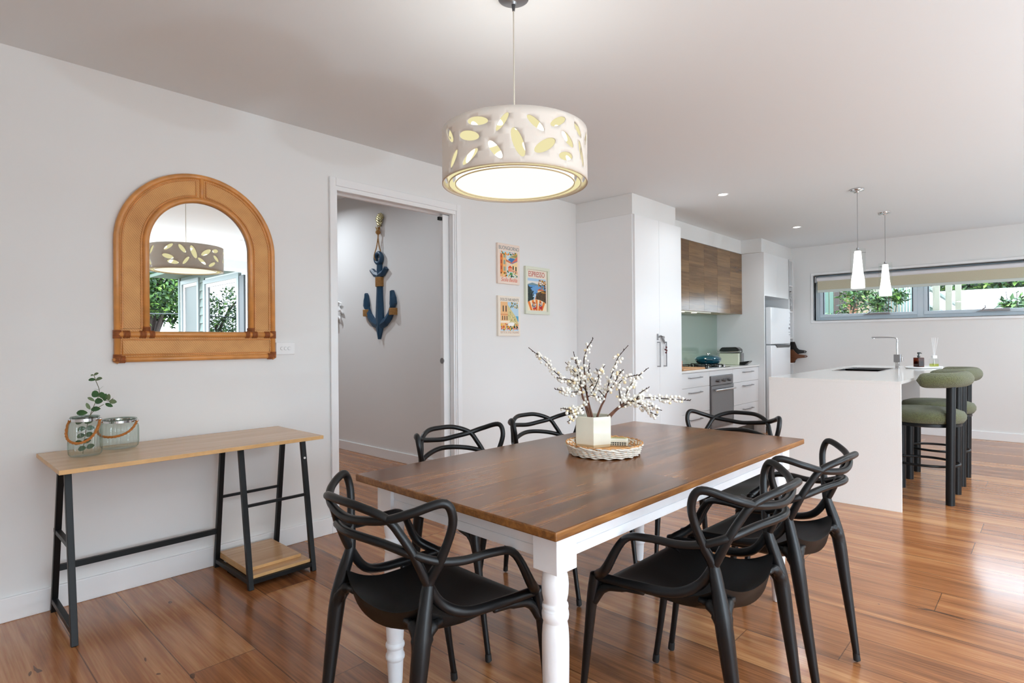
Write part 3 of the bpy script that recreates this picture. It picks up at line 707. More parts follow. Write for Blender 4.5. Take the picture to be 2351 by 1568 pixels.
BLAB = ['white berry branch reaching up and out towards the hall doorway', 'tallest upright white berry branch in the cream vase', 'white berry branch rising in the middle on a bare brown stem', 'white berry branch arching out to a long tip in front of the drawers', 'short bushy white berry branch drooping over the vase rim on the doorway side', 'bushy white berry branch drooping towards the table end by the oven']
bm0 = MB().sphere((0, 0, 0), .0066, 10, 7); b0 = bm0.build('berry', BERRY, None, True, angle=180); berry_me = b0.data; bpy.data.objects.remove(b0)
b1 = MB().sphere((0, 0, 0), .0062, 10, 7).build('berry', BERRYT, None, True, angle=180); berry_me2 = b1.data; bpy.data.objects.remove(b1)
br = random.Random(11)
for sid in range(6):
    t = thing('berry_branch', BLAB[sid], 'branch', VC, 0, 'berry branches in the vase')
    subs = [pl for s_, pl in BR if s_ == sid]
    mbs = MB(); mbt = MB(); slots = []
    for qi, pl in enumerate(subs):
        pts = crspline(pl, 5); n = len(pts); main = qi == 0
        if main:
            pts0 = [Vector((pl[0][0] * .35 + .01, pl[0][1] * .35, .034))] + pts
            nn = max(3, n // 2)
            mbs.tube(pts0[:nn + 2], [.0052 - .0022 * i / (nn + 1) for i in range(nn + 2)], 8)
            mbt.tube(pts[nn - 1:], [.003 - .0018 * i / max(1, n - nn) for i in range(len(pts[nn - 1:]))], 6)
        else:
            mbt.tube(pts, [.0026 - .0014 * i / (n - 1) for i in range(n)], 6)
        tip = pts[-1]; d = (pts[-1] - pts[-3]).normalized()
        for k in range(5):   # little buds near the tip
            p = tip - d * (.006 + .011 * k); o = Vector((br.uniform(-1, 1), br.uniform(-1, 1), br.uniform(-.3, 1))).normalized()
            mbt.tube([p, p + (o * .6 + d).normalized() * .010], [.0014, .0019], 5)
        L_ = sum((pts[i + 1] - pts[i]).length for i in range(n - 1))
        lo = .34 if main else .06
        for i in range(n - 1):
            f = i / (n - 1)
            if lo <= f <= .80 + (.06 if L_ > .25 else 0): slots.append((pts[i], pts[i + 1], (pts[i + 1] - pts[i]).length))
    mbs.build('stem', BARKR, t, True); mbt.build('twigs', BARK, t, True)
    tot = sum(s_[2] for s_ in slots); placed = []
    tries = 0
    while len(placed) < NBER[sid] and tries < 9000:
        tries += 1
        r = br.uniform(0, tot)
        for a, b_, l_ in slots:
            if r <= l_: break
            r -= l_
        p = a.lerp(b_, r / l_); d = (b_ - a).normalized()
        o = Vector((br.gauss(0, 1), br.gauss(0, 1), br.gauss(0, 1))); o = (o - d * o.dot(d)).normalized()
        q = p + o * br.choice((.0072, .008, .0125, .0165))
        if q.z < .04 or (q.z < .136 and (q.x ** 2 + q.y ** 2) < .0095): continue
        if all((q - w).length > .0102 for w in placed): placed.append(q)
    for q in placed:
        o = bpy.data.objects.new('berry', berry_me2 if br.random() < .09 else berry_me); COL.objects.link(o); o.parent = t; o.location = q
        o.scale = [br.uniform(.85, 1.12)] * 3
# printed tin
tn = thing('printed_tin', 'small cream tin printed with an arched ruin, on the wicker tray', 'tin', (2.095, 1.345, .7545), math.radians(-62))
MB().box(-.042, .042, -.022, .022, 0, .034).build('body', CREAM, tn, bevel=.009, bseg=4)
mb = MB()
mb.box(-.030, .036, -.0226, -.0222, .016, .0175)
for r_ in range(2):
    for i in range(7):
        x = -.033 + i * .0098; mb.box(x, x + .006, -.0226, -.0221, .006 + r_ * .0075, .0115 + r_ * .0075)
mb.build('arcade_print', ink(70, 74, 66), tn)
tp = MB().box(-.034, .034, -.0155, .0155, .0341, .0344); tp.cur = 1
for r_ in range(3):
    for i in range(8 - r_):
        x = -.03 + i * .0076 + r_ * .004; tp.box(x, x + .0048, -.013 + r_ * .0062, -.0085 + r_ * .0062, .0344, .0346)
tp.build('lid_print', [ink(218, 206, 140), ink(84, 86, 72)], tn)

# ------------------------------------------------------------------ big pendant lamp over the table
PC = Vector((1.614, 1.489, 0)); TH0 = -2.3965
pn = thing('drum_pendant', 'large white drum pendant lamp with leaf shaped cutouts over the dining table', 'pendant lamp', PC)
HOLES = [(-0.479,1.952,0.042,0.015,-0.187),(-0.151,1.938,0.036,0.011,0.953),(0.264,1.935,0.038,0.013,-0.675),(0.579,1.952,0.037,0.013,0.505),(0.964,1.950,0.033,0.013,-0.656),(-0.612,1.909,0.046,0.017,-0.297),(0.043,1.868,0.052,0.018,-1.221),(-0.242,1.847,0.039,0.014,-0.925),(0.387,1.863,0.046,0.018,0.561),(0.739,1.900,0.036,0.015,-0.603),(0.706,1.840,0.034,0.015,0.166),(-0.596,1.836,0.040,0.014,0.556),(-0.900,1.847,0.035,0.013,0.879),(-0.999,1.938,0.039,0.014,-0.875),(1.058,1.871,0.047,0.014,-1.118)]
def cut_cylinder(mb, R, z0, z1, holes, nx=96, nz=8, ph=0.0):
    """cylinder wall, unrolled, triangulated around elliptical holes (angle, z, half length, half width, tilt), rolled up"""
    W = 2 * PI * R; vs = []; es = []
    for j in range(nz + 1):
        for i in range(nx + 1): vs.append(Vector((W * i / nx, z0 + (z1 - z0) * j / nz)))
    def key(i, j): return j * (nx + 1) + i
    for i in range(nx): es += [(key(i, 0), key(i + 1, 0)), (key(i, nz), key(i + 1, nz))]
    for j in range(nz): es += [(key(0, j), key(0, j + 1)), (key(nx, j), key(nx, j + 1))]
    rings = []
    for (th, zc, a, b, tl) in holes:
        uc = ((th + ph) % (2 * PI)) * R
        ring = []
        for k in range(28):
            q = 2 * PI * k / 28; x = a * math.cos(q); y = b * math.sin(q)
            ring.append(Vector((uc + x * math.cos(tl) - y * math.sin(tl), zc + x * math.sin(tl) + y * math.cos(tl))))
        if min(p.x for p in ring) < .004 or max(p.x for p in ring) > W - .004: continue
        o = len(vs); vs += ring; es += [(o + k, o + (k + 1) % 28) for k in range(28)]; rings.append((uc, zc, a, b, tl))
    V2, E2, F2 = geometry.delaunay_2d_cdt(vs, es, [], 0, 1e-6)[:3]
    keep = []
    for f in F2:
        cx = sum(V2[i].x for i in f) / len(f); cz = sum(V2[i].y for i in f) / len(f); ins = False
        for uc, zc, a, b, tl in rings:
            dx, dz = cx - uc, cz - zc; x = dx * math.cos(tl) + dz * math.sin(tl); y = -dx * math.sin(tl) + dz * math.cos(tl)
            if (x / a) ** 2 + (y / b) ** 2 < 1: ins = True; break
        if not ins: keep.append(tuple(f))
    mb.add([(R * math.cos(p.x / R + TH0 + PI), R * math.sin(p.x / R + TH0 + PI), p.y) for p in V2], keep)
hs = [(h[0] + PI, h[1], h[2], h[3], h[4]) for h in HOLES]
for k, o_ in enumerate((2.16, -2.16)):   # same cut pattern carried round the back
    for h in HOLES:
        if abs(h[0]) < (.98 if k == 0 else .80): hs.append((h[0] * (1 if k == 0 else -1) + o_ + PI, 3.79 - h[1], h[2], h[3], h[4] * (1 if k == 0 else -1)))
mb = MB(); cut_cylinder(mb, .275, 1.797, 1.992, hs)
sh = mb.build('outer_shade', SHADEW, pn, True, angle=60)
import bmesh as _bm
b_ = _bm.new(); b_.from_mesh(sh.data); _bm.ops.remove_doubles(b_, verts=b_.verts, dist=1e-5); b_.to_mesh(sh.data); b_.free()
sm = sh.modifiers.new('thick', 'SOLIDIFY'); sm.thickness = .0035; sm.offset = -1
top = MB().lathe([(.2695, 1.9925), (.2745, 1.9925), (.2745, 1.988), (.2695, 1.988), (.2695, 1.9925)], seg=64); top.build('shade_top', SHADEW, pn, True)
mb = MB(); cut_cylinder(mb, .249, 1.800, 1.985, [(h[0] * 1.0 + .33, 3.79 - h[1], h[2] * .8, h[3] * .9, -h[4]) for h in hs])
ms_ = mb.build('middle_shade', SHADEY, pn, True)
MB().lathe([(.224, 1.803), (.224, 1.98)], seg=64).build('inner_shade', SHADEI, pn, True)
MB().lathe([(.0001, 1.8085), (.2235, 1.8085)], seg=64).build('diffuser', SHADED, pn, True)
mb = MB()
for r_ in (.2735, .249, .2245): mb.lathe([(r_, 1.7965), (r_ + .0022, 1.7965), (r_ + .0022, 1.8005), (r_, 1.8005), (r_, 1.7965)], seg=72)
mb.build('rim_edge', RIMTAN, pn, True)
mb = MB().cyl((0, 0, 1.99), (0, 0, 2.50), .0026, 8); mb.build('cord', mat('pale_cord', srgb(196, 190, 178), .5), pn)
cn = MB().lathe([(.0001, 2.494), (.008, 2.486), (.012, 2.494), (.05, 2.502), (.058, 2.507), (.058, 2.5175), (.0001, 2.5175)], seg=40); cn.build('ceiling_canopy', BRUSHED, pn, True)
MB().lathe([(.0001, 2.462), (.0045, 2.462), (.0085, 2.49), (.0001, 2.49)], seg=16).build('cord_grip', GREYDK, pn, True)

# ------------------------------------------------------------------ kitchen pendants and downlights
def mini_pendant(x, y, label, ang):
    t = thing('glass_pendant', label, 'pendant lamp', (x, y, 0), ang, 'glass pendants over the island')
    zc = ZC - .006
    MB().lathe([(.0001, zc - .03), (.012, zc - .028), (.016, zc - .02), (.05, zc - .012), (.054, zc - .004), (.054, zc), (.0001, zc)], seg=32).build('ceiling_rose', CHROME, t, True)
    MB().box(-.064, .064, -.012, .012, zc - .016, zc - .012).build('rose_clip', CHROME, t, bevel=.003)
    MB().cyl((0, 0, 2.0), (0, 0, zc - .02), .0022, 8).build('cord', mat('grey_cord', (.25, .25, .25), .5) if 'grey_cord' not in bpy.data.materials else bpy.data.materials['grey_cord'], t)
    MB().lathe([(.0001, 2.0), (.011, 2.0), (.011, 1.985), (.025, 1.975), (.0001, 1.972)], seg=20).build('lamp_cap', BRUSHED, t, True)
    mb = MB()
    for a in (0, 2 * PI / 3, 4 * PI / 3): mb.cyl((.02 * math.cos(a), .02 * math.sin(a), 1.955), (.062 * math.cos(a), .062 * math.sin(a), 1.955), .0022, 8)
    mb.build('spacer_pins', BRUSHED, t)
    MB().lathe([(.0001, 1.972), (.026, 1.97), (.029, 1.93), (.040, 1.80), (.0525, 1.71), (.0535, 1.648), (.052, 1.646), (.0001, 1.646)], seg=32).build('frosted_shade', FROST, t, True)
    MB().lathe([(.0585, 1.99), (.0585, 1.642)], seg=36).build('glass_cylinder', CLEAR, t, True)
    return t
mini_pendant(5.76, 1.231, 'glass cylinder pendant over the island, the one nearer the dining table', .5)
mini_pendant(7.002, 1.247, 'glass cylinder pendant over the island, the one nearer the strip window', 1.1)
def downlight(x, y, label, lamp=None, power=60, zc=None, col=(.88, .95, 1.0), spot=2.6):
    zc = (ZC if x < 4.5 else ZC - .014 * (x - 4.5) / 4.43) if zc is None else zc
    t = thing('downlight', label, 'ceiling light', (x, y, 0), 0, 'recessed ceiling downlights')
    MB().lathe([(.036, zc - .001), (.046, zc - .006), (.05, zc - .0005), (.036, zc - .001)], seg=32).build('ring', WHITEPL, t, True)
    MB().lathe([(.0001, zc - .002), (.0365, zc - .002)], seg=32).build('lens', DLIGHT, t)
    la = bpy.data.lights.new('downlight_lamp', 'AREA'); la.shape = 'DISK'; la.size = .075; la.energy = power; la.color = col; la.spread = spot
    lo = bpy.data.objects.new('downlight_lamp', la); COL.objects.link(lo); lo.parent = t; lo.location = (0, 0, zc - .012)
    return t

# ------------------------------------------------------------------ console table
cs = thing('console_table', 'narrow console table with light oak top and black steel trestle legs', 'console table', (0, 0, 0))
ct = MB().box(.421, 1.520, 2.775, 3.298, .702, .72).build('tabletop', [OAK, OAKEDGE], cs, bevel=.0015)
for p in ct.data.polygons:
    if abs(p.normal.z) < .5: p.material_index = 1
def steel(name, segs, w=.024, h=.024):
    mb = MB()
    for a, b in segs: mb.bar(a, b, w, h)
    return mb.build(name, BLACKM, cs, bevel=.0015)
XF, XR1, XR2 = .478, 1.172, 1.498
for x in (XF, XR1, XR2):
    steel('leg', [((x, 2.853, 0), (x, 2.968, .70))]); steel('leg', [((x, 3.294, 0), (x, 3.19 if x > 1 else 3.10, .70))])
steel('end_rail', [((XF, 2.858, .055), (XF, 3.29, .055))], .022, .022); steel('end_rail', [((XF, 2.915, .385), (XF, 3.22, .385))], .02, .02)
steel('top_bracket', [((XF - .012, 2.955, .696), (XF + .052, 2.955, .696))], .03, .012); steel('top_bracket', [((XR1 - .012, 2.955, .696), (XR1 + .052, 2.955, .696))], .03, .012); steel('top_bracket', [((XR2 - .012, 2.955, .696), (XR2 + .052, 2.955, .696))], .03, .012)
steel('long_rail', [((XF, 3.268, .2), (XR1, 3.268, .2))], .018, .028)
steel('shelf_rail', [((XR1, 2.914, .395), (XR2, 2.914, .395))], .014, .014); steel('shelf_rail', [((XR1, 3.24, .385), (XR2, 3.24, .385))], .014, .014)
steel('base_frame', [((XR1, 2.858, .036), (XR2, 2.858, .036)), ((XR1, 3.29, .036), (XR2, 3.29, .036)), ((XR1, 2.858, .036), (XR1, 3.29, .036)), ((XR2, 2.858, .036), (XR2, 3.29, .036))], .02, .022)
for (y0, y1, zz) in ((2.862, 3.286, .048), (2.93, 3.286, .0642)):
    so = MB().box(XR1 + .012, XR2 - .012 if zz < .06 else XR2 - .03, y0, y1, zz, zz + .016).build('shelf_board', [OAK, OAKEDGE], cs, bevel=.001)
    for p in so.data.polygons:
        if abs(p.normal.z) < .5: p.material_index = 1
mb = MB(); 
mb.cyl((XR2 - .002, 2.9335, .585), (XR2 - .002, 2.939, .585), .006, 12); mb.build('screw_cap', WHITEPL, cs)

# ------------------------------------------------------------------ jars and eucalyptus
def jar(x, y, R, Hh, neck, label, tilt, hang, ha):
    t = thing('ribbed_jar', label, 'jar', (x, y, .7205), 0, 'glass jars on the console')
    rn = R * neck
    prof = [(.0001, .004), (R * .86, .003), (R * .97, .012), (R, .03), (R, Hh * .62), (R * .985, Hh * .74), (R * .93, Hh * .82), (rn, Hh * .88), (rn * .98, Hh * .93)]
    MB().lathe(prof, (0, 0, 0), 180, 30, .03).build('glass_body', JARGLASS, t, True, angle=180)
    MB().lathe([(rn * 1.0, Hh * .88), (rn * 1.03, Hh * .885), (rn * 1.03, Hh * .955), (rn * 1.0, Hh * .96)], seg=48).build('metal_collar', CHROME, t, True)
    MB().lathe([(rn * .96, Hh * .955), (rn * 1.1, Hh * .97), (rn * 1.11, Hh * .985), (rn * 1.08, Hh), (rn * .96, Hh * .99), (rn * .94, Hh * .96)], seg=48).build('rim', thin_glass('jar_rim_glass', (.55, .62, .58), 1.5, 0, .05) if 'jar_rim_glass' not in bpy.data.materials else bpy.data.materials['jar_rim_glass'], t, True)
    ca, sa = math.cos(ha), math.sin(ha); ex = rn * 1.18; zz = Hh * .92
    for sgn in (-1, 1):
        mb = MB().sphere((ex * ca * sgn, ex * sa * sgn, zz), .0068, 12, 8); mb.cyl((rn * ca * sgn, rn * sa * sgn, zz), (ex * ca * sgn, ex * sa * sgn, zz), .003, 8); mb.build('hinge_knob', CHROME, t, True)
    pts = []
    ux, uy = -sa * tilt, ca * tilt
    for k in range(25):
        s_ = k / 24; w = math.sin(PI * s_) ** .75
        lat = math.cos(PI * s_) * ex * (1.0 + .12 * math.sin(PI * s_))
        pts.append((lat * ca + ux * w, lat * sa + uy * w, zz - hang * w))
    mb = MB(); 
    for st in range(3):
        q = []
        for i, p in enumerate(pts):
            for sub in range(3):
                f = i + sub / 3
                if f > 24: continue
                a_ = Vector(pts[i]); b2 = Vector(pts[min(i + 1, 24)]); c_ = a_.lerp(b2, sub / 3); an = f * 1.5 + st * 2 * PI / 3
                q.append(c_ + Vector((ca * math.cos(an), sa * math.cos(an), math.sin(an))) * .0028)
        mb.tube(q, .0031, 6)
    mb.build('rope_handle', ROPEO, t, True)
    return t
jar(.556, 3.062, .0605, .172, .80, 'taller ribbed glass jar with rope handle holding eucalyptus on the console', -.078, .092, math.radians(-30))
jar(.706, 3.165, .0745, .138, .84, 'squat ribbed glass jar with rope handle and flat rim on the console', -.092, .062, math.radians(-35))
eu = thing('eucalyptus_sprig', 'green eucalyptus sprig standing in the taller glass jar', 'plant', (.556, 3.062, .7205))
dirx = Vector((.73, -.683, 0)); diry = Vector((.683, .73, 0))
def E3(u, w, d=0.0): return dirx * u + diry * d + Vector((0, 0, w))
stems = [[(-.01, .01), (.0, .09), (.022, .178), (.040, .222), (.058, .262), (.060, .285), (.046, .325), (.038, .350)], [(.0, .09), (.022, .175), (.050, .205), (.078, .222)], [(.058, .257), (.078, .245), (.098, .236), (.118, .248)]]
mb = MB()
for s_ in stems: mb.tube(crspline([E3(u, w) for u, w in s_], 5), .0013, 6)
mb.build('stem', STEMG, eu, True)
def leaf_add(mb, base, d, n, ln, wd, cup=.12):
    d = Vector(d).normalized(); n = Vector(n); n = (n - d * n.dot(d)).normalized(); s_ = d.cross(n); base = Vector(base)
    rows = [(0, .0), (.12, .55), (.35, .98), (.62, 1.0), (.85, .66), (1.0, .0)]; vs = []; fs = []
    for f, w in rows:
        for q in (-1, 0, 1): vs.append(base + d * (f * ln) + s_ * (q * w * wd / 2) + n * (abs(q) * cup * wd * w + .06 * ln * math.sin(PI * f)))
    for i in range(len(rows) - 1):
        for q in range(2): a = i * 3 + q; fs.append((a, a + 1, a + 4, a + 3))
    mb.add(vs, fs)
leaves = [((.038, .350), (1, .4), .022, .012, 1, .3), ((.038, .350), (-1, -.1), .014, .008, 1, .3), ((.045, .328), (1, .25), .030, .018, 1, .5), ((.045, .328), (-1, .05), .030, .016, 0, .5), ((.060, .285), (.8, .7), .026, .004, 1, 1.4), ((.060, .285), (-1, .1), .026, .004, 0, 1.4),
 ((.059, .258), (-.5, .35), .034, .030, 0, .1), ((.059, .260), (.45, .1), .026, .026, 0, .1), ((.040, .236), (-1, .6), .034, .013, 1, .6), ((.040, .236), (1, .02), .036, .026, 0, .2), ((.022, .200), (-.5, .9), .034, .014, 1, .5), ((.024, .200), (1, .08), .042, .022, 0, .3), ((.012, .186), (-1, .02), .048, .024, 0, .2),
 ((.082, .236), (.2, 1), .034, .022, 0, .2), ((.084, .226), (1, -.45), .036, .016, 0, .3), ((.098, .238), (.1, 1), .030, .020, 1, .2), ((.100, .236), (1, -.15), .034, .020, 1, .2)]
for i, (u, w) in enumerate([(-.005, .15), (.004, .12), (.0, .09), (-.01, .06), (.005, .035)]):
    leaves += [((u, w), (-1, -.2), .036, .022, 0, .3), ((u, w), (1, -.1 + .1 * i), .036, .022, 0, .3)]
mb = MB(); 
for (u, w), (du, dw), ln, wd, pale, ti in leaves:
    mb.cur = pale
    leaf_add(mb, E3(u, w), dirx * du + Vector((0, 0, dw)), -diry * (1 - ti * .6) + Vector((0, 0, ti)), ln, wd)
mb.build('leaves', [EUCA, EUCAP], eu, True, angle=180)

# ------------------------------------------------------------------ rattan mirror
mr = thing('rattan_mirror', 'arched rattan framed mirror on the wall above the console', 'mirror', (1.1145, YW, 0))
ZA, RO, RI, ZB, ZG = 1.708, .396, .246, 1.116, 1.266
def arch(r, zb, n=40, y=0.0):
    return [(-r, y, zb)] + [(-r * math.cos(PI * k / n), y, ZA + r * math.sin(PI * k / n)) for k in range(n + 1)] + [(r, y, zb)]
MB().add([(p[0], -.012, p[2]) for p in arch(RI + .004, ZG - .005)], [tuple(range(43))]).build('mirror_glass', MIRROR, mr)
o_, i_ = arch(RO - .012, ZG - .006), arch(RI + .010, ZG - .006)
mb = MB(); n = len(o_)
vs = [(p[0], -.020, p[2]) for p in o_] + [(p[0], -.020, p[2]) for p in i_] + [(p[0], 0, p[2]) for p in o_] + [(p[0], 0, p[2]) for p in i_]
fs = []
for k in range(n - 1): fs += [(k, k + 1, n + k + 1, n + k), (2 * n + k, 3 * n + k, 3 * n + k + 1, 2 * n + k + 1), (k, 2 * n + k, 2 * n + k + 1, k + 1), (n + k, n + k + 1, 3 * n + k + 1, 3 * n + k)]
mb.add(vs, fs); mb.box(-RO + .012, RO - .012, -.020, 0, ZB + .01, ZG)
mb.build('woven_panel', WEAVE, mr, True, angle=30)
def rod(name, pts, r, m=RATTAN, seg=12): return MB().tube(pts, r, seg).build(name, m, mr, True, angle=70)
rod('outer_cane', arch(RO - .013, ZB, y=-.016), .0145)
rod('inner_cane', arch(RI + .013, ZG + .0, y=-.017), .0155)
rod('cross_cane', [(-RO + .013, -.018, ZG - .014), (RO - .013, -.018, ZG - .014)], .0155); rod('cross_cane', [(-RO, -.016, ZB + .013), (RO, -.016, ZB + .013)], .0145)
rod('keystone_cane', [(.003, -.018, ZA + RI + .02), (.003, -.018, ZA + RO - .018)], .0115)
mb = MB()
for sx in (-1, 1):
    a1 = [(sx * .024, -.021, ZA + RI + .034)] + [(sx * (RI + .034) * math.sin(q), -.021, ZA + (RI + .034) * math.cos(q)) for q in [PI / 2 * k / 16 for k in range(2, 17)]] + [(sx * (RI + .034), -.021, ZG + .014)]
    a2 = [(sx * .024, -.021, ZA + RO - .034)] + [(sx * (RO - .034) * math.sin(q), -.021, ZA + (RO - .034) * math.cos(q)) for q in [PI / 2 * k / 16 for k in range(2, 17)]] + [(sx * (RO - .034), -.021, ZG + .014)]
    mb.tube(a1 + a2[::-1] + [a1[0]], .0042, 8)
mb.tube([(-RO + .034, -.021, ZB + .036), (RO - .034, -.021, ZB + .036), (RO - .034, -.021, ZG - .040), (-RO + .034, -.021, ZG - .040), (-RO + .034, -.021, ZB + .036)], .0042, 8)
mb.build('edging_cane', RATTAN, mr, True, angle=70)
def bind(p, ax, n_, r):
    mb = MB()
    for k in range(n_):
        o = Vector(p) + Vector(ax) * (k - (n_ - 1) / 2) * .006; d = Vector(ax); e1 = d.orthogonal().normalized(); e2 = d.cross(e1)
        mb.tube([o + (e1 * math.cos(q) + e2 * math.sin(q)) * r for q in [2 * PI * j / 14 for j in range(14)]], .0032, 5, closed=True)
    mb.build('cane_binding', RATTAND, mr, True, angle=180)
for sx in (-1, 1):
    bind((sx * (RO - .013), -.016, ZG - .014), (0, 0, 1), 7, .0158); bind((sx * (RI + .013), -.017, ZG + .012), (0, 0, 1), 4, .0168); bind((sx * (RI + .03), -.018, ZG - .014), (1, 0, 0), 5, .0168); bind((sx * (RI - .01), -.018, ZG - .014), (1, 0, 0), 4, .0168); bind((sx * (RO - .05), -.018, ZG - .014), (1, 0, 0), 5, .0168)
    bind((sx * (RO - .013), -.016, ZB + .02), (0, 0, 1), 6, .0158); bind((sx * (RO - .03), -.016, ZB + .013), (1, 0, 0), 5, .0158)
# power outlet
sw = thing('light_switch', 'white three gang switch plate beside the rattan mirror', 'switch', (1.578, YW, 1.172))
MB().box(-.057, .057, -.009, 0, -.036, .036).build('plate', WHITEPL, sw, bevel=.003)
for x in (-.022, 0, .022):
    MB().cyl((x, -.0092, 0), (x, -.0084, 0), .0105, 24).build('button_surround', ink(176, 176, 178), sw)
    mb = MB().cyl((x, -.0125, 0), (x, -.0086, 0), .0088, 24); mb.build('rocker_button', WHITEPL, sw, True, angle=30)

# ------------------------------------------------------------------ anchor in the hall
AY = 5.102
an = thing('wooden_anchor', 'navy blue wooden anchor bound with rope on the hall wall', 'wall decoration', (HX, AY, 0))
def A3(y, z, x=-.03): return (x, y, z)
mb = MB()
w = .034
def ridge(poly_l, poly_r, xs=-.028, xr=-.044, xb=-.004):
    """bar between two outlines with a raised ridge"""
    n = len(poly_l); vs = []
    for (yl, zl), (yr, zr) in zip(poly_l, poly_r):
        vs += [(xb, yl, zl), (xs, yl, zl), (xr, (yl + yr) / 2, (zl + zr) / 2), (xs, yr, zr), (xb, yr, zr)]
    fs = [(4, 3, 2, 1, 0), tuple((n - 1) * 5 + k for k in range(5))]
    for i in range(n - 1):
        for k in range(4): a = i * 5 + k; fs.append((a, a + 1, a + 6, a + 5))
        fs.append((i * 5 + 4, i * 5, i * 5 + 5, i * 5 + 9))
    mb.add(vs, fs)
ridge([(.034, 2.03), (.036, 1.93), (.045, 1.70), (.064, 1.45), (.07, 1.40), (.0, 1.238)], [(-.034, 2.03), (-.036, 1.93), (-.045, 1.70), (-.064, 1.45), (-.07, 1.40), (-.002, 1.238)])
for sy in (1, -1):
    inner = [(.035, 1.435), (.10, 1.46), (.155, 1.51), (.195, 1.575), (.205, 1.62), (.222, 1.70)]
    outer = [(.02, 1.34), (.12, 1.375), (.20, 1.44), (.255, 1.53), (.272, 1.61), (.236, 1.71)]
    ridge([(y * sy, z) for y, z in inner], [(y * sy, z) for y, z in outer])
    ridge([(.205 * sy, 1.565), (.195 * sy, 1.60), (.2 * sy, 1.635), (.222 * sy, 1.715)], [(.262 * sy, 1.565), (.288 * sy, 1.60), (.278 * sy, 1.66), (.238 * sy, 1.735)], -.034, -.052)
ridge([(.150, 1.955), (.08, 1.895), (.0, 1.872), (-.08, 1.895), (-.150, 1.955)], [(.115, 1.985), (.06, 1.945), (.0, 1.93), (-.06, 1.945), (-.115, 1.985)], -.036, -.05)
mb.build('anchor_body', NAVY, an, bevel=.003)
MB().tube([(-.026, .055 * math.cos(2 * PI * k / 28), 2.083 + .052 * math.sin(2 * PI * k / 28)) for k in range(28)], .022, 10, closed=True).build('anchor_ring', NAVY, an, True)
def wrap(cy, z0, z1, hw, n):
    mb = MB()
    for k in range(n):
        z = z0 + (z1 - z0) * (k + .5) / n
        mb.tube([(-.002, cy - hw, z), (-.03, cy - hw, z), (-.05, cy - hw * .4, z), (-.05, cy + hw * .4, z), (-.03, cy + hw, z), (-.002, cy + hw, z)], (z1 - z0) / n * .6, 6)
    mb.build('rope_binding', ROPE, an, True)
wrap(0, 1.788, 1.884, .047, 9); wrap(.238, 1.487, 1.556, .046, 6); wrap(-.238, 1.484, 1.552, .046, 6)
mb = MB()
mb.tube(crspline([(-.03, -.012, 2.35), (-.03, .03, 2.2), (-.05, .045, 2.1), (-.04, .03, 2.06)], 6), .0055, 7)
mb.tube(crspline([(-.03, .006, 2.35), (-.028, -.01, 2.22), (-.01, -.02, 2.12), (-.01, -.01, 2.06)], 6), .0055, 7)
mb.sphere((-.03, .0, 2.352), .026, 10, 8)
for k in range(12):
    a = 2 * PI * k / 12; mb.tube([(-.03, .012 * math.cos(a), 2.362), (-.03 - .012 * math.sin(a), .036 * math.cos(a), 2.40 + .01 * math.sin(3 * a))], .004, 5)
mb.build('hanging_rope', ROPE, an, True)
lf = thing('leaf_hook', 'gold leaf shaped wall hook above the anchor', 'hook', (HX, AY - .012, 0))
mb = MB()
for k in range(5):
    z = 2.42 + k * .026; wdt = [.055, .072, .066, .05, .03][k]
    for sy in (-1, 1): 
        leaf_add(mb, (-.012, 0, z), (0, sy * 1.0, .75), (-1, 0, .25), wdt * 1.25, .03, .2)
leaf_add(mb, (-.012, 0, 2.50), (0, 0, 1), (-1, 0, 0), .05, .032)
mb.tube([(-.01, 0, 2.405), (-.014, 0, 2.54)], .006, 8)
o = mb.build('leaf_blades', GOLD, lf, True, angle=60); sm = o.modifiers.new('thick', 'SOLIDIFY'); sm.thickness = .006
MB().tube([(0, 0, 2.425), (-.04, 0, 2.42), (-.05, 0, 2.40), (-.045, 0, 2.375), (-.03, 0, 2.372)], .005, 8).build('hook_arm', GOLD, lf, True)
st = thing('coral_wreath', 'white coral shaped ornament on the hall wall beyond the anchor', 'wall decoration', (HX, 5.985, 1.555))
mb = MB()
mb.tube([(-.017, .09 * math.cos(q), .09 * math.sin(q)) for q in [2 * PI * k / 24 for k in range(24)]], .018, 8, closed=True)
for k in range(9):
    a = 2 * PI * k / 9 + .2; mb.tube([(-.02, .09 * math.cos(a), .09 * math.sin(a)), (-.035, .15 * math.cos(a), .15 * math.sin(a)), (-.025, .17 * math.cos(a + .25), .17 * math.sin(a + .25))], [.016, .012, .006], 7)
mb.build('coral', WHITEPL, st, True)

# ------------------------------------------------------------------ wall prints
def art_flat(mb, poly, layer): mb.add([(u, -layer, w) for u, w in poly], [tuple(range(len(poly)))])
def blob(u, w, r, k=9, rr=None, s=1.0):
    rr = rr or rnd
    return [(u + r * (1 + .25 * rr.uniform(-1, 1)) * math.cos(2 * PI * i / k), w + s * r * (1 + .25 * rr.uniform(-1, 1)) * math.sin(2 * PI * i / k)) for i in range(k)]
def rect(u0, w0, u1, w1): return [(u0, w0), (u1, w0), (u1, w1), (u0, w1)]
class Art:
    def __init__(s): s.mb = MB(); s.ms = []; s.layer = .0002
    def put(s, poly, c):
        m = ink(*c)
        if m not in s.ms: s.ms.append(m)
        s.mb.cur = s.ms.index(m); art_flat(s.mb, poly, s.layer); s.layer += .000012
    def build(s, parent, y): o = s.mb.build('picture', s.ms, parent); o.location.y = y; return o
MZ = lambda u, w, y: Matrix.Translation((u, y, w)) @ Matrix.Rotation(PI / 2, 4, 'X')
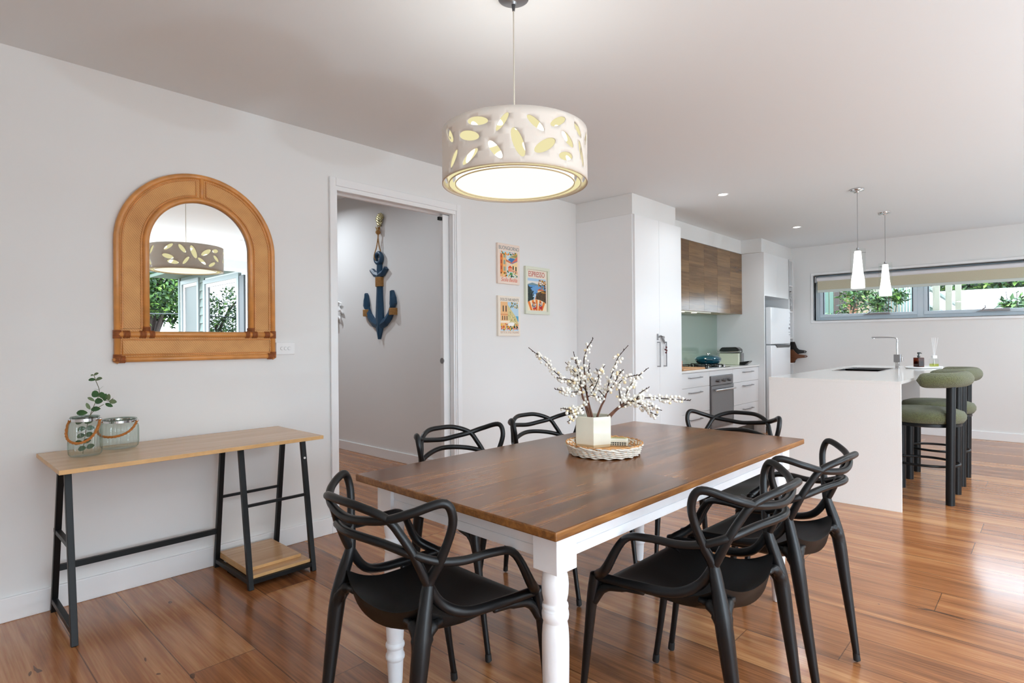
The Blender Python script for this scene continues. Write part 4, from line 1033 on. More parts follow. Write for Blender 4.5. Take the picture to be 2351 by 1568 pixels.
# 1: pink panel
P1 = (3.371, 3.637, 1.684, 2.018)
p1 = thing('wall_print', 'pale pink travel print lettered BUONGIORNO, the higher of two stacked small prints', 'print', ((P1[0] + P1[1]) / 2, YW, (P1[2] + P1[3]) / 2), 0, 'travel prints beside the pantry')
w2, h2 = (P1[1] - P1[0]) / 2, (P1[3] - P1[2]) / 2
MB().box(-w2, w2, -.022, 0, -h2, h2).build('canvas', PAPERP, p1, bevel=.0015)
a = Art(); u0, u1, b0, b1 = -w2 * .80, w2 * .78, -h2 * .66, h2 * .63
a.put(rect(u0, b0, u1, b1), (206, 226, 232))
a.put([(u0 + .06, .01), (u1, .0), (u1, .045), (u0 + .13, .06)], (60, 120, 180))
a.put([(u0 + .10, .055), (u0 + .16, .085), (u1, .10), (u1, .05)], (204, 190, 138))
a.put([(u0 + .12, .062), (u0 + .17, .076), (u1, .088), (u1, .06)], (150, 150, 90))
a.put(rect(u0, b0, u0 + .075, b1 - .02), (240, 190, 130)); a.put(rect(u0, b0 + .03, u0 + .03, b1 - .04), (226, 130, 60))
for k in range(3): a.put(rect(u0 + .04, -.06 + k * .055, u0 + .062, -.025 + k * .055), (150, 165, 150)); a.put(rect(u0 + .006, -.05 + k * .05, u0 + .022, -.02 + k * .05), (190, 90, 60))
a.put([(u0 + .075, -.02), (u0 + .13, -.03), (u0 + .13, .02), (u0 + .075, .04)], (236, 214, 190)); a.put([(u0 + .07, .038), (u0 + .13, .018), (u0 + .13, .006), (u0 + .07, .02)], (210, 120, 80))
a.put([(u1 - .075, b0 + .05), (u1, b0 + .02), (u1, .03), (u1 - .075, -.0)], (246, 214, 160)); a.put([(u1 - .09, .0), (u1, .035), (u1, .075), (u1 - .04, .04)], (220, 120, 100))
for k in range(2): a.put(rect(u1 - .06 + k * .034, -.065 - .006 * k, u1 - .046 + k * .034, -.012 - .004 * k), (54, 60, 58))
a.put([(u0 + .09, -.03), (u0 + .12, -.01), (u0 + .15, -.03)], (224, 84, 40)); a.put(rect(u0 + .095, -.062, u0 + .145, -.03), (240, 150, 110))
a.put([(u1 - .085, b0 + .06), (u1, b0 + .035), (u1, b0 + .05), (u1 - .085, b0 + .078)], (230, 170, 140))
r1 = random.Random(3)
for k in range(46):
    a.put(blob(r1.uniform(u0 + .006, u1 - .008), r1.uniform(b0 + .006, b0 + .05), r1.uniform(.004, .009), 7, r1), r1.choice([(70, 110, 60), (40, 74, 50), (232, 150, 50), (220, 80, 70), (240, 200, 90), (246, 236, 220), (90, 150, 70)]))
for k in range(34):
    a.put(blob(r1.uniform(u0 + .006, u1 - .006), r1.uniform(b1 - .03, b1 - .006), r1.uniform(.004, .008), 7, r1), r1.choice([(40, 90, 60), (60, 120, 80), (238, 140, 40), (240, 170, 60), (236, 110, 80), (30, 60, 60)]))
a.put(blob(u0 + .13, b0 + .03, .018, 10, r1, .7), (90, 150, 80))
a.build(p1, -.022)
text_mesh('BUONGIORNO', .044, 'heading', ink(110, 130, 138), p1, MZ(0, h2 * .70, -.0225), xscale=.82)
text_mesh('Sicilia Bedda', .048, 'lettering', ink(222, 96, 62), p1, MZ(0, -h2 * .88, -.0225), xscale=.82, shear=.3)
# 2: framed espresso
P2 = (3.712, 4.038, 1.442, 1.858)
p2 = thing('wall_print', 'framed print lettered ESPRESSO with two cups on an orange striped table', 'print', ((P2[0] + P2[1]) / 2, YW, (P2[2] + P2[3]) / 2), 0, 'travel prints beside the pantry')
w2, h2 = (P2[1] - P2[0]) / 2, (P2[3] - P2[2]) / 2
mb = MB(); t = .026
mb.box(-w2, w2, -.024, 0, h2 - t, h2).box(-w2, w2, -.024, 0, -h2, -h2 + t).box(-w2, -w2 + t, -.024, 0, -h2 + t, h2 - t).box(w2 - t, w2, -.024, 0, -h2 + t, h2 - t)
mb.build('frame', FRAMEC, p2, bevel=.002)
MB().box(-w2 + t, w2 - t, -.008, 0, -h2 + t, h2 - t).build('paper', PAPER, p2)
a = Art(); u0, u1, b0, b1 = -w2 + t + .008, w2 - t - .012, -h2 + t + .008, h2 * .52
a.put(rect(u0, b0, u1, b1), (176, 208, 232)); a.put(rect(u0, .05, u1, .085), (232, 230, 226)); a.put([(u0, .052), (u0 + .07, .07), (u0 + .16, .055), (u1, .05), (u1, .03), (u0, .03)], (120, 150, 158))
a.put(rect(u0, -.03, u1, .048), (96, 152, 206))
for k in range(6): a.put(rect(u0 + .02 * k, -.02 + .011 * k, u0 + .1 + .02 * k, -.017 + .011 * k), (140, 186, 224))
a.put([(u0 + .09, -.09), (u0 + .13, -.02), (u0 + .20, .02), (u1, .0), (u1, -.09)], (206, 140, 100)); a.put(rect(u0 + .14, -.02, u0 + .21, .005), (236, 200, 150)); a.put([(u0 + .13, .004), (u0 + .17, .022), (u0 + .22, .004)], (198, 92, 60))
r1 = random.Random(5)
a.put([(u1 - .13, -.12), (u1 - .12, -.02), (u1 - .06, .0), (u1, .01), (u1, -.12)], (92, 74, 52)); a.put([(u0, -.14), (u0, .06), (u0 + .06, -.0), (u0 + .09, -.1), (u0 + .12, -.14)], (44, 58, 56))
for k in range(60): a.put(blob(r1.uniform(u0 + .004, u0 + .085), r1.uniform(-.10, .03), r1.uniform(.004, .009), 6, r1), r1.choice([(38, 56, 58), (58, 80, 74), (30, 44, 48)]))
for k in range(70): a.put(blob(u1 - r1.uniform(.006, .105), r1.uniform(.02, b1 - .008) , r1.uniform(.004, .008), 6, r1) if r1.random() < .8 else blob(u1 - r1.uniform(.006, .06), r1.uniform(-.02, .05), .006, 6, r1), r1.choice([(216, 140, 50), (226, 170, 70), (110, 84, 50), (150, 110, 50), (60, 64, 52)]))
for k in range(50): a.put(blob(u1 - r1.uniform(.006, .12), r1.uniform(-.11, -.01), r1.uniform(.003, .007), 6, r1), r1.choice([(76, 60, 44), (106, 86, 58), (60, 52, 44)]))
a.put(rect(u0 + .118, -.10, u0 + .128, -.02), (40, 54, 44))
tabl = [(u0, b0), (u0, -.118)] + [(u0 + (u1 - u0) * k / 10, -.118 + .042 * math.sin(PI * (.12 + .80 * k / 10))) for k in range(1, 10)] + [(u1, -.112), (u1, b0)]
a.put(tabl[::-1], (246, 230, 196))
for k in range(5):
    xa0 = u0 + .004 + k * .052; top_ = lambda x: -.120 + .042 * math.sin(PI * (.12 + .80 * (x - u0) / (u1 - u0)))
    xt = min(xa0 + .006 * (k - 2) * 0, u1 - .03); x1_ = min(xa0 + .028, u1)
    sk = -.018 * (2 - k) * -1
    a.put([(max(u0, min(u1, xa0 + sk)), b0), (max(u0, min(u1, x1_ + sk)), b0), (x1_, top_(x1_)), (xa0, top_(xa0))], (232, 130, 52))
for cx, cz, sc in ((u0 + .088, -.128, 1.0), (u0 + .176, -.118, .8)):
    a.put([(cx - .028 * sc, cz - .01), (cx - .01, b0 + .012), (cx + .03 * sc, b0 + .008), (cx + .034 * sc, cz - .01)], (190, 52, 48))
    a.put(blob(cx, cz, .031 * sc, 16, random.Random(1), .8), (206, 206, 212)); a.put(blob(cx - .004, cz - .002, .022 * sc, 14, random.Random(2), .9), (120, 116, 122)); a.put(blob(cx, cz + .018 * sc, .018 * sc, 12, random.Random(2), .6), (176, 84, 44)); a.put(blob(cx, cz + .004, .014 * sc, 12, random.Random(4), .8), (232, 176, 120))
a.build(p2, -.008)
text_mesh('ESPRESSO', .066, 'heading', ink(190, 78, 66), p2, MZ(-.002, h2 * .59, -.0085), xscale=.78)
# 3: lower print
P3 = (3.371, 3.637, 1.250, 1.584)
p3 = thing('wall_print', 'white travel print lettered DOLCE FAR NIENTE with sunny houses and lemons', 'print', ((P3[0] + P3[1]) / 2, YW, (P3[2] + P3[3]) / 2), 0, 'travel prints beside the pantry')
w2, h2 = (P3[1] - P3[0]) / 2, (P3[3] - P3[2]) / 2
MB().box(-w2, w2, -.022, 0, -h2, h2).build('canvas', PAPER, p3, bevel=.0015)
a = Art(); u0, u1, b0, b1 = -w2 * .80, w2 * .84, -h2 * .74, h2 * .70
a.put(rect(u0, b0, u1, b1), (188, 218, 236)); a.put(rect(u1 - .05, -.045, u1, .0), (84, 166, 204))
a.put([(u0 + .08, -.1), (u0 + .08, .10), (u0 + .12, .06), (u0 + .19, -.01), (u1, -.06), (u1, -.1)], (216, 204, 150))
r1 = random.Random(8)
for k in range(40):
    x = r1.uniform(u0 + .09, u1 - .02); a.put(blob(x, r1.uniform(-.09, min(.05, .07 - (x - u0 - .08) * .9)), r1.uniform(.004, .008), 6, r1), r1.choice([(190, 180, 110), (150, 160, 90), (236, 220, 180), (226, 190, 130)]))
a.put(rect(u0, -.09, u0 + .085, b1), (240, 190, 136)); a.put(rect(u0, .008, u0 + .088, .016), (226, 150, 100)); a.put(rect(u0, -.058, u0 + .11, -.04), (250, 236, 214))
for k in range(2): a.put(rect(u0 + .026 + .034 * k, .035, u0 + .038 + .034 * k, .085), (42, 44, 44))
for k in range(3): a.put(rect(u0 + .018 + .027 * k, -.035, u0 + .027 + .027 * k, .0), (42, 44, 44))
a.put([(u0 + .095, -.07), (u0 + .10, -.055), (u0 + .15, -.055), (u0 + .155, -.07)], (236, 190, 70)); a.put(rect(u0 + .10, -.088, u0 + .118, -.066), (224, 92, 52)); a.put(rect(u0 + .128, -.088, u0 + .15, -.066), (224, 92, 52))
for k in range(90): a.put(blob(r1.uniform(u0 + .006, u1 - .006), r1.uniform(b0 + .006, -.07), r1.uniform(.004, .010), 7, r1), r1.choice([(46, 62, 50), (60, 90, 60), (40, 52, 46), (236, 160, 50), (230, 96, 80), (240, 200, 80), (244, 180, 160)]))
a.put(blob(u0 + .125, b0 + .055, .04, 14, r1, .45), (250, 248, 242))
for k in range(26): a.put(blob(r1.uniform(u0 + .12, u1 - .006), r1.uniform(b1 - .05, b1 - .006), r1.uniform(.004, .007), 6, r1), r1.choice([(90, 110, 70), (120, 130, 80), (240, 180, 60), (150, 140, 100)]))
a.build(p3, -.022)
text_mesh('DOLCE FAR NIENTE', .033, 'heading', ink(120, 118, 112), p3, MZ(.004, h2 * .75, -.0225), xscale=.76)
text_mesh('SOTTO IL SOLE ITALIANO', .026, 'lettering', ink(206, 172, 150), p3, MZ(.004, -h2 * .87, -.0225), xscale=.74)

# ------------------------------------------------------------------ tall pantry
YK = 2.694; PX0, PX1, PM = 4.471, 5.362, 4.918; CZ = 2.333
def handle_v(mb, x, y, z0, z1): mb.box(x - .005, x + .005, y - .034, y - .024, z0, z1).box(x - .005, x + .005, y - .03, y, z0, z0 + .01).box(x - .005, x + .005, y - .03, y, z1 - .01, z1)
def handle_h(mb, x0, x1, y, z): mb.box(x0, x1, y - .034, y - .026, z - .005, z + .005).box(x0, x0 + .01, y - .03, y, z - .005, z + .005).box(x1 - .01, x1, y - .03, y, z - .005, z + .005)
pa = thing('pantry_cupboard', 'tall white two door pantry cupboard with childproof lock', 'cupboard', (0, 0, 0))
MB().box(PX0, PX1, YK + .02, YW - .001, .0, CZ).build('carcass', CABW, pa, bevel=.001)
for (x0, x1, hx) in ((PX0 + .014, PM - .0015, PM - .045), (PM + .0015, PX1 - .002, PM + .075)):
    d = MB().box(x0, x1, YK, YK + .019, .09, CZ - .003).build('door', CABW, pa, bevel=.0012)
    h = MB(); handle_v(h, hx, YK, .955, 1.19); h.build('handle', BRUSHED, d, bevel=.001)
lk = thing('cupboard_lock', 'metal catch with dangling bead charm across the pantry doors', 'lock', (4.87, YK, 1.235))
MB().box(-.004, .004, -.014, 0, -.03, .03).build('plate', BRUSHED, lk, bevel=.001)
mb = MB(); mb.tube([(.0, -.014, 0), (.03, -.022, .01), (.07, -.022, .0), (.085, -.02, -.014)], .008, 8); mb.tube([(.06, -.02, 0), (.075, -.024, -.03), (.1, -.022, -.06)], [.010, .012, .006], 8); mb.tube([(.09 + .012 * math.cos(q), -.02, -.004 + .012 * math.sin(q)) for q in [2 * PI * k / 14 for k in range(14)]], .0028, 6, closed=True); mb.build('catch', BRUSHED, lk, True)
mb = MB().tube([(.1, -.022, -.06), (.102, -.036, -.1)], .0014, 5)
for q in ((.108, -.036, -.098), (.112, -.036, -.128), (.102, -.036, -.148), (.088, -.036, -.118)): mb.sphere(q, .0095, 10, 7)
mb.build('bead_charm', mat('maroon_bead', srgb(92, 42, 46), .3), lk, True)
bk = MB().box(PX0, 5.28, YK + .016, YW - .001, CZ + .001, ZC - .001)
struct(bk.build('trim_7', WALL), 'white bulkhead above the pantry', 'trim')
struct(MB().box(5.28, 7.66, 2.972, YW - .001, CZ + .001, ZC - .001).build('trim_8', WALL), 'white bulkhead above the wood wall cupboards', 'trim')
struct(MB().box(7.60, XB, YK + .016, YW - .001, CZ + .001, ZC - .001).build('trim_9', WALL), 'white bulkhead above the fridge cupboard', 'trim')

# ------------------------------------------------------------------ wood overhead cupboards
FX0 = 7.641; YU = 2.978
oc = thing('overhead_cupboard', 'walnut timber overhead cupboards above the cooktop', 'cupboard', (0, 0, 0))
MB().box(PX1 + .001, FX0 - .001, YU + .02, YW - .001, 1.545, CZ).build('carcass', mat('carcass_beige', srgb(206, 190, 160), .5), oc)
xs = [PX1 + .002, 5.735, 6.117, 6.504, 6.876, 7.265, FX0 - .002]
rw = random.Random(21)
for i in range(6):
    mb = MB(); zs = [1.54] + sorted(1.54 + (CZ - 1.54) * (k + .5 + rw.uniform(-.35, .35)) / 5 for k in range(4)) + [CZ - .002]
    for k in range(5):
        mb.cur = (k + i) % 2; mb.box(xs[i] + .001, xs[i + 1] - .001, YU, YU + .019, zs[k], zs[k + 1])
    mb.build('door', [WALNUT, WALNUT2], oc)
rh = thing('rangehood', 'slim rangehood with two warm lamps under the walnut cupboards', 'rangehood', (0, 0, 0))
MB().box(5.9, 6.75, YU + .03, YW - .02, 1.525, 1.5445).build('hood_plate', mat('hood_plate', srgb(196, 186, 164), .3, metal=.4), rh, bevel=.002)
for x in (6.07, 6.38):
    MB().lathe([(.0001, 1.5235), (.033, 1.5235), (.033, 1.526)], (x, YU + .07, 0), 20).build('hood_lamp', WARMGLOW, rh)

# ------------------------------------------------------------------ base cupboards, oven, benchtop
YB = 2.775; BT = .882
def drawer_unit(x0, x1, zs, hx, label):
    t = thing('drawer_cabinet', label, 'cabinet', (0, 0, 0), 0, 'white drawer units beside the oven')
    MB().box(x0, x1, YB + .02, YW - .001, .14, BT - .024).build('carcass', CABW, t)
    MB().box(x0, x1, YB + .06, YB + .075, 0, .14).build('kick_plate', BLACKG, t)
    for z0, z1 in zip(zs, zs[1:]):
        d = MB().box(x0 + .0015, x1 - .0015, YB, YB + .019, z0 + .0015, z1 - .0015).build('drawer', CABW, t, bevel=.001)
        h = MB(); zz = z1 - .05 if z1 > .6 else z1 - .065; handle_h(h, hx[0], hx[1], YB, zz); h.build('handle', BRUSHED, d, bevel=.001)
drawer_unit(PX1 + .001, 6.178, [.14, .426, .698, BT - .026], (5.66, 5.945), 'white three drawer cabinet between pantry and oven')
drawer_unit(6.812, FX0 - .001, [.14, .413, .688, BT - .026], (7.11, 7.41), 'white three drawer cabinet between oven and fridge panel')
ov = thing('oven', 'stainless steel under bench oven with three knobs', 'oven', (0, 0, 0))
MB().box(6.18, 6.81, YB + .02, YW - .001, .14, BT - .024).build('housing', CABW, ov)
MB().box(6.18, 6.81, YB + .06, YB + .075, 0, .14).build('kick_plate', BLACKG, ov)
MB().box(6.181, 6.809, YB, YB + .019, .80, BT - .027).build('filler_panel', CABW, ov)
MB().box(6.181, 6.809, YB, YB + .019, .145, .205).build('base_panel', CABW, ov)
MB().box(6.19, 6.80, YB - .012, YB + .018, .692, .795).build('control_panel', STEELM, ov, bevel=.002)
od = MB().box(6.19, 6.80, YB - .016, YB + .018, .21, .686).build('oven_door', OVENGLASS, ov, bevel=.002)
mb = MB(); mb.box(6.19, 6.80, YB - .0175, YB - .0155, .655, .686).box(6.19, 6.80, YB - .0175, YB - .0155, .21, .24).box(6.19, 6.21, YB - .0175, YB - .0155, .24, .655).box(6.78, 6.80, YB - .0175, YB - .0155, .24, .655); mb.build('door_trim', STEELM, od)
mb = MB().tube([(6.23, YB - .055, .64), (6.76, YB - .055, .64)], .011, 12); mb.box(6.25, 6.265, YB - .055, YB - .016, .633, .647).box(6.725, 6.74, YB - .055, YB - .016, .633, .647); mb.build('door_handle', CHROME, od, True)
for x in (6.37, 6.53, 6.68):
    mb = MB().cyl((x, YB - .012, .742), (x, YB - .036, .742), .02, 20); mb.box(x - .004, x + .004, YB - .042, YB - .036, .724, .760); mb.build('knob', BRUSHED, ov, True)
bt = MB().box(PX1 + .001, FX0 - .001, YB - .018, YW - .001, BT - .022, BT); tag(bt.build('kitchen_benchtop', STONE, None, bevel=.002), 'white stone kitchen benchtop carrying the cooktop', 'benchtop')
sp = MB().box(PX1 + .002, FX0 - .002, YW - .008, YW - .0012, BT + .0005, 1.544); tag(sp.build('splashback', SPLASH), 'glossy pale green glass splashback behind the cooktop', 'splashback')
ck = thing('cooktop', 'black gas cooktop with silver knobs set in the benchtop', 'cooktop', (6.5, 3.03, BT))
MB().box(-.31, .31, -.23, .22, .0005, .008).build('glass_plate', BLACKG, ck, bevel=.002)
mb = MB()
for x in (-.17, .17):
    for y in (-.1, .11):
        mb.lathe([(.0001, .02), (.035, .02), (.04, .014), (.04, .008)], (x, y, 0), 16); mb.bar((x - .1, y, .032), (x + .1, y, .032), .01, .01); mb.bar((x, y - .09, .032), (x, y + .09, .032), .01, .01)
        for q in ((-.1, 0), (.1, 0), (0, -.09), (0, .09)): mb.box(x + q[0] - .005, x + q[0] + .005, y + q[1] - .005, y + q[1] + .005, .008, .032)
mb.build('pan_support', BLACKR, ck)
for k in range(4): 
    MB().cyl((.265, -.17 + k * .055, .008), (.265, -.17 + k * .055, .030), .017, 16).build('knob', CHROME, ck, True)
pnn = thing('casserole_dish', 'glossy teal lidded casserole dish on the gas cooktop', 'pan', (6.64, 3.0, BT + .0375), .5)
MB().lathe([(.0001, 0), (.10, 0), (.125, .01), (.148, .035), (.152, .055), (.148, .055), (.0001, .052)], seg=40).build('pan_body', TEAL, pnn, True)
MB().lathe([(.150, .056), (.153, .060), (.140, .078), (.10, .098), (.045, .107), (.0001, .108)], seg=40).build('lid', TEAL, pnn, True)
MB().lathe([(.0001, .128), (.02, .126), (.023, .118), (.01, .112), (.01, .106)], seg=20).build('lid_knob', CHROME, pnn, True)
mb = MB()
for sx in (-1, 1): mb.tube([(sx * .14, -.04, .05), (sx * .185, -.03, .055), (sx * .185, .03, .055), (sx * .14, .04, .05)], .008, 8)
mb.build('side_handles', TEAL, pnn, True)
cf = thing('coffee_machine', 'mint and black capsule coffee machine against the fridge panel', 'coffee machine', (7.40, 3.03, BT + .0005), math.radians(0))
MB().box(-.085, .06, -.13, .13, .0, .15).build('mint_side', MINT, cf, bevel=.012, bseg=3)
MB().prism([(-.13, .15), (.13, .15), (.13, .19), (.10, .225), (-.09, .23), (-.13, .2)], -.075, .055, 0).build('black_hood', BLACKG, cf, bevel=.014, bseg=3)
MB().prism([(-.13, .0), (-.13, .035), (-.25, .055), (-.25, .042), (-.19, .0)], -.06, .045, 0).build('drip_tray', BLACKG, cf, bevel=.003)
MB().box(-.05, .035, -.15, -.13, .035, .15).build('brew_back', BRUSHED, cf)
MB().tube([(-.09, -.16, .172), (-.09, .06, .165), (-.09, .15, .168)], .008, 8).build('lever', CHROME, cf, True)
MB().box(.062, .10, -.02, .12, 0, .16).build('water_tank', thin_glass('smoke_tank', (.5, .52, .52), 1.4), cf, bevel=.01)
mg = thing('coffee_cup', 'small white cup behind the teal casserole dish', 'cup', (6.98, 3.17, BT + .0005))
MB().lathe([(.0001, .002), (.026, .002), (.034, .01), (.036, .085), (.033, .085), (.031, .012), (.0001, .01)], seg=28).build('cup_body', WHITEPL, mg, True)
MB().tube([(.034, 0, .065), (.058, 0, .062), (.058, 0, .03), (.034, 0, .025)], .005, 8).build('cup_handle', WHITEPL, mg, True)
cb = thing('cutting_board', 'pale timber cutting board lying on the bench beside the cooktop', 'cutting board', (5.92, 2.97, BT + .0005))
MB().box(-.27, .25, -.15, .15, 0, .018).build('board', BOARDW, cb, bevel=.004)
bb = thing('wooden_block', 'small terracotta coloured wooden block on the pale cutting board', 'box', (5.93, 3.05, BT + .0187))
MB().box(-.09, .055, -.05, .05, 0, .075).build('block_body', BRICKO, bb, bevel=.004)
MB().box(-.06, .025, -.02, .02, .075, .082).build('block_lid', BRICKO, bb, bevel=.003)

# ------------------------------------------------------------------ fridge and its cupboard
struct_x1 = 8.615
fcb = thing('fridge_cupboard', 'white cupboard surround above and beside the fridge', 'cupboard', (0, 0, 0))
mb = MB(); mb.box(FX0, FX0 + .02, YK, YW - .001, 0, CZ).box(8.598, 8.615, YK, YW - .001, 0, CZ).box(FX0 + .02, 8.598, YK + .02, YW - .001, 1.775, CZ).box(FX0 + .02, 8.598, YW - .02, YW - .001, 0, 1.775)
mb.build('carcass', CABW, fcb)
for x0, x1 in ((FX0 + .021, 8.117), (8.121, 8.613)): MB().box(x0, x1, YK, YK + .019, 1.772, CZ - .002).build('door', CABW, fcb, bevel=.001)
fr = thing('refrigerator', 'white top mount refrigerator with dark recessed handle strip', 'refrigerator', (0, 0, 0))
FRX0, FRX1 = 7.79, 8.55
MB().box(FRX0, FRX1, 2.74, YW - .03, .02, 1.615).build('cabinet', mat('fridge_side', srgb(206, 208, 210), .35), fr, bevel=.006)
MB().box(FRX0, FRX1, 2.66, 2.735, 1.142, 1.63).build('freezer_door', mat('fridge_gloss_white', srgb(242, 243, 244), .08, coat=.6), fr, bevel=.012, bseg=3)
MB().box(FRX0, FRX1, 2.66, 2.735, .06, 1.128).build('fridge_door', bpy.data.materials['fridge_gloss_white'], fr, bevel=.012, bseg=3)
MB().prism([(FRX0 + .16, 1.132), (FRX0 + .21, 1.095), (FRX1 - .06, 1.095), (FRX1 - .02, 1.132)], 2.652, 2.675, 1).build('handle_strip', BLACKG, fr, bevel=.003)
MB().box(FRX0, FRX1, 2.70, 2.74, .02, .06).build('plinth', GREYDK, fr)
mb = MB()
for z0, z1, x0, x1 in ((1.40, 1.425, 8.50, 8.53), (1.345, 1.375, 8.47, 8.525), (1.50, 1.508, 8.50, 8.53), (1.30, 1.308, 8.47, 8.49), (1.30, 1.308, 8.50, 8.53), (1.265, 1.273, 8.48, 8.50), (1.265, 1.273, 8.51, 8.535), (1.45, 1.48, 8.515, 8.525), (1.57, 1.582, 8.515, 8.53)): mb.box(x0, x1, 2.6592, 2.6605, z0, z1)
mb.build('energy_stickers', ink(120, 120, 124), fr)
sn = thing('open_shelf', 'narrow white open shelf tower beside the fridge cupboard', 'shelf', (0, 0, 0))
mb = MB(); mb.box(8.616, 8.63, YK, YW - .001, 0, CZ).box(8.765, XB - .001, YK, YW - .001, 0, CZ).box(8.63, 8.765, YW - .02, YW - .001, 0, CZ)
mb.build('side_panels', CABW, sn)
for z in (CZ - .016, 1.955, 1.588, 1.215, .855, .5, .08): MB().box(8.63, 8.765, YK, YW - .02, z, z + .016).build('shelf_board', CABW, sn)
mgz = [('pale grey magazine with printed cover standing in the open shelf', srgb(190, 190, 190), .02, 0), ('white folder standing between magazines in the open shelf', srgb(226, 226, 224), .016, .022), ('dark covered notebook with strap standing in the open shelf', (.03, .03, .03), .014, .05)]
for i, (lb, c_, th, dx) in enumerate(mgz):
    o = MB().box(8.645 + dx, 8.645 + dx + th, YK - .02 + i * .01, YK + .22, 1.6045, 1.6045 + (.27, .26, .285)[i]).build(('magazine', 'folder', 'notebook')[i], mat('mag_%d' % i, c_, .5, var=.4 if i == 0 else 0, vscale=30), None, bevel=.001)
    tag(o, lb, ('magazine', 'folder', 'notebook')[i])
# chopping boards with handles poking out of the shelf
def paddle(x, y_in, z0, z1, yh, zh, label, m, th=.018, hr=.016):
    t = thing('paddle_board', label, 'chopping board', (x, 0, 0), 0, 'paddle boards in the open shelf')
    poly = [(y_in + .26, z0), (y_in, z0), (y_in - .03, zh - .055), (y_in - .055, zh - .03), (yh, zh - hr), (yh - .018, zh), (yh, zh + hr), (y_in - .055, zh + .03), (y_in - .03, zh + .055), (y_in, z1), (y_in + .26, z1)]
    MB().prism(poly, -th / 2, th / 2, 0).build('blade', m, t, bevel=.004)
    MB().tube([(-th / 2 - .001, yh + .008 + .008 * math.cos(q), zh + .008 * math.sin(q)) for q in [2 * PI * k / 14 for k in range(14)]], .003, 6, closed=True).build('hanging_eyelet', BRUSHED, t, True)
paddle(8.70, 2.67, .872, 1.06, 2.50, .965, 'brown timber paddle board with eyelet, its handle poking out lowest of the shelf', DARKWOOD)
paddle(8.735, 2.66, .872, 1.17, 2.52, 1.03, 'near black paddle board with glossy handle, behind the brown one', mat('black_board', (.018, .014, .012), .25), .014)
rb = MB(); rb.cyl((8.655, 2.80, .975), (8.672, 2.80, .975), .10, 36); tag(rb.build('round_board', mat('slate_blue_board', srgb(52, 60, 74), .5), None, bevel=.003), 'round slate blue trivet standing in the open shelf', 'trivet')

# ------------------------------------------------------------------ island
IX0, IX1, IY0, IY1, IZ = 4.734, 7.452, .757, 1.638, .905
isl = thing('island_benchtop', 'white stone island benchtop with waterfall end facing the dining table', 'benchtop', (0, 0, 0))
SX0, SX1, SY0, SY1 = 6.02, 6.78, 1.135, 1.50
mb = MB()
for a_ in ((IX0, SX0, IY0, IY1), (SX1, IX1, IY0, IY1), (SX0, SX1, IY0, SY0), (SX0, SX1, SY1, IY1)): mb.box(a_[0], a_[1], a_[2], a_[3], IZ - .02, IZ)
mb.build('worktop', STONE, isl)
MB().box(IX0, IX0 + .02, IY0, IY1, 0, IZ - .0202).build('waterfall_panel', STONEF, isl, bevel=.001)
ic = thing('island_cabinet', 'grey backed island cabinet under the white benchtop', 'cabinet', (0, 0, 0))
mb = MB(); mb.box(IX0 + .0205, IX1 - .02, 1.02, 1.036, .0, IZ - .0205).box(IX1 - .036, IX1 - .02, 1.036, 1.60, 0, IZ - .0205); mb.build('back_panel', GREYLAM, ic)
MB().box(IX0 + .0205, IX1 - .036, 1.58, 1.60, .1, IZ - .0205).build('front_panel', CABW, ic)
sk = thing('sink', 'stainless steel double bowl sink sunk in the island benchtop', 'sink', (0, 0, 0))
mb = MB(); mb.box(SX0 - .012, SX1 + .012, SY0 - .012, SY0 + .004, IZ, IZ + .004).box(SX0 - .012, SX1 + .012, SY1 - .004, SY1 + .012, IZ, IZ + .004).box(SX0 - .012, SX0 + .004, SY0, SY1, IZ, IZ + .004).box(SX1 - .004, SX1 + .012, SY0, SY1, IZ, IZ + .004); mb.build('rim', CHROME, sk, bevel=.001)
mb = MB()
for x0, x1 in ((SX0 + .004, 6.46), (6.49, SX1 - .004)):
    y0, y1, z0, z1 = SY0 + .004, SY1 - .004, IZ - .19, IZ + .001
    mb.add([(x0, y0, z0), (x1, y0, z0), (x1, y1, z0), (x0, y1, z0), (x0, y0, z1), (x1, y0, z1), (x1, y1, z1), (x0, y1, z1)], [(0, 1, 2, 3), (0, 4, 5, 1), (1, 5, 6, 2), (2, 6, 7, 3), (3, 7, 4, 0)])
mb.box(6.46, 6.49, SY0 + .004, SY1 - .004, IZ - .02, IZ + .0005)
mb.build('bowl', BRUSHED, sk)
fa = thing('kitchen_tap', 'square chrome mixer tap with right angled spout on the island', 'tap', (6.61, 1.085, IZ))
MB().box(-.016, .016, -.016, .016, 0, .07).build('tap_base', CHROME, fa, bevel=.002)
MB().box(-.026, .026, -.03, .026, .07, .145).build('mixer_body', BRUSHED, fa, bevel=.003)
MB().box(-.012, .012, -.045, -.03, .085, .12).build('lever', CHROME, fa, bevel=.002)
sp_ = crspline([(0, 0, .145), (0, 0, .25), (0, .0, .285), (0, .018, .308), (0, .05, .312), (0, .21, .312)], 6)
MB().tube(sp_, .0085, 10).build('spout', CHROME, fa, True)
MB().cyl((0, .195, .304), (0, .195, .298), .009, 12).build('aerator', CHROME, fa)
ty = thing('oval_tray', 'white stone oval tray on the island beside the tap', 'tray', (7.03, .93, IZ + .0005), -.35)
MB().lathe([(.0001, .002), (.235, .002), (.245, .008), (.245, .016), (.238, .0165), (.232, .012), (.0001, .012)], seg=56, sy=.5).build('tray_body', WHITEPL, ty, True)
so_ = thing('soap_dispenser', 'square amber glass soap dispenser with black pump on the oval tray', 'dispenser', (6.98, .965, IZ + .014), .75)
MB().box(-.038, .038, -.03, .03, 0, .092).build('bottle', AMBER, so_, bevel=.005)
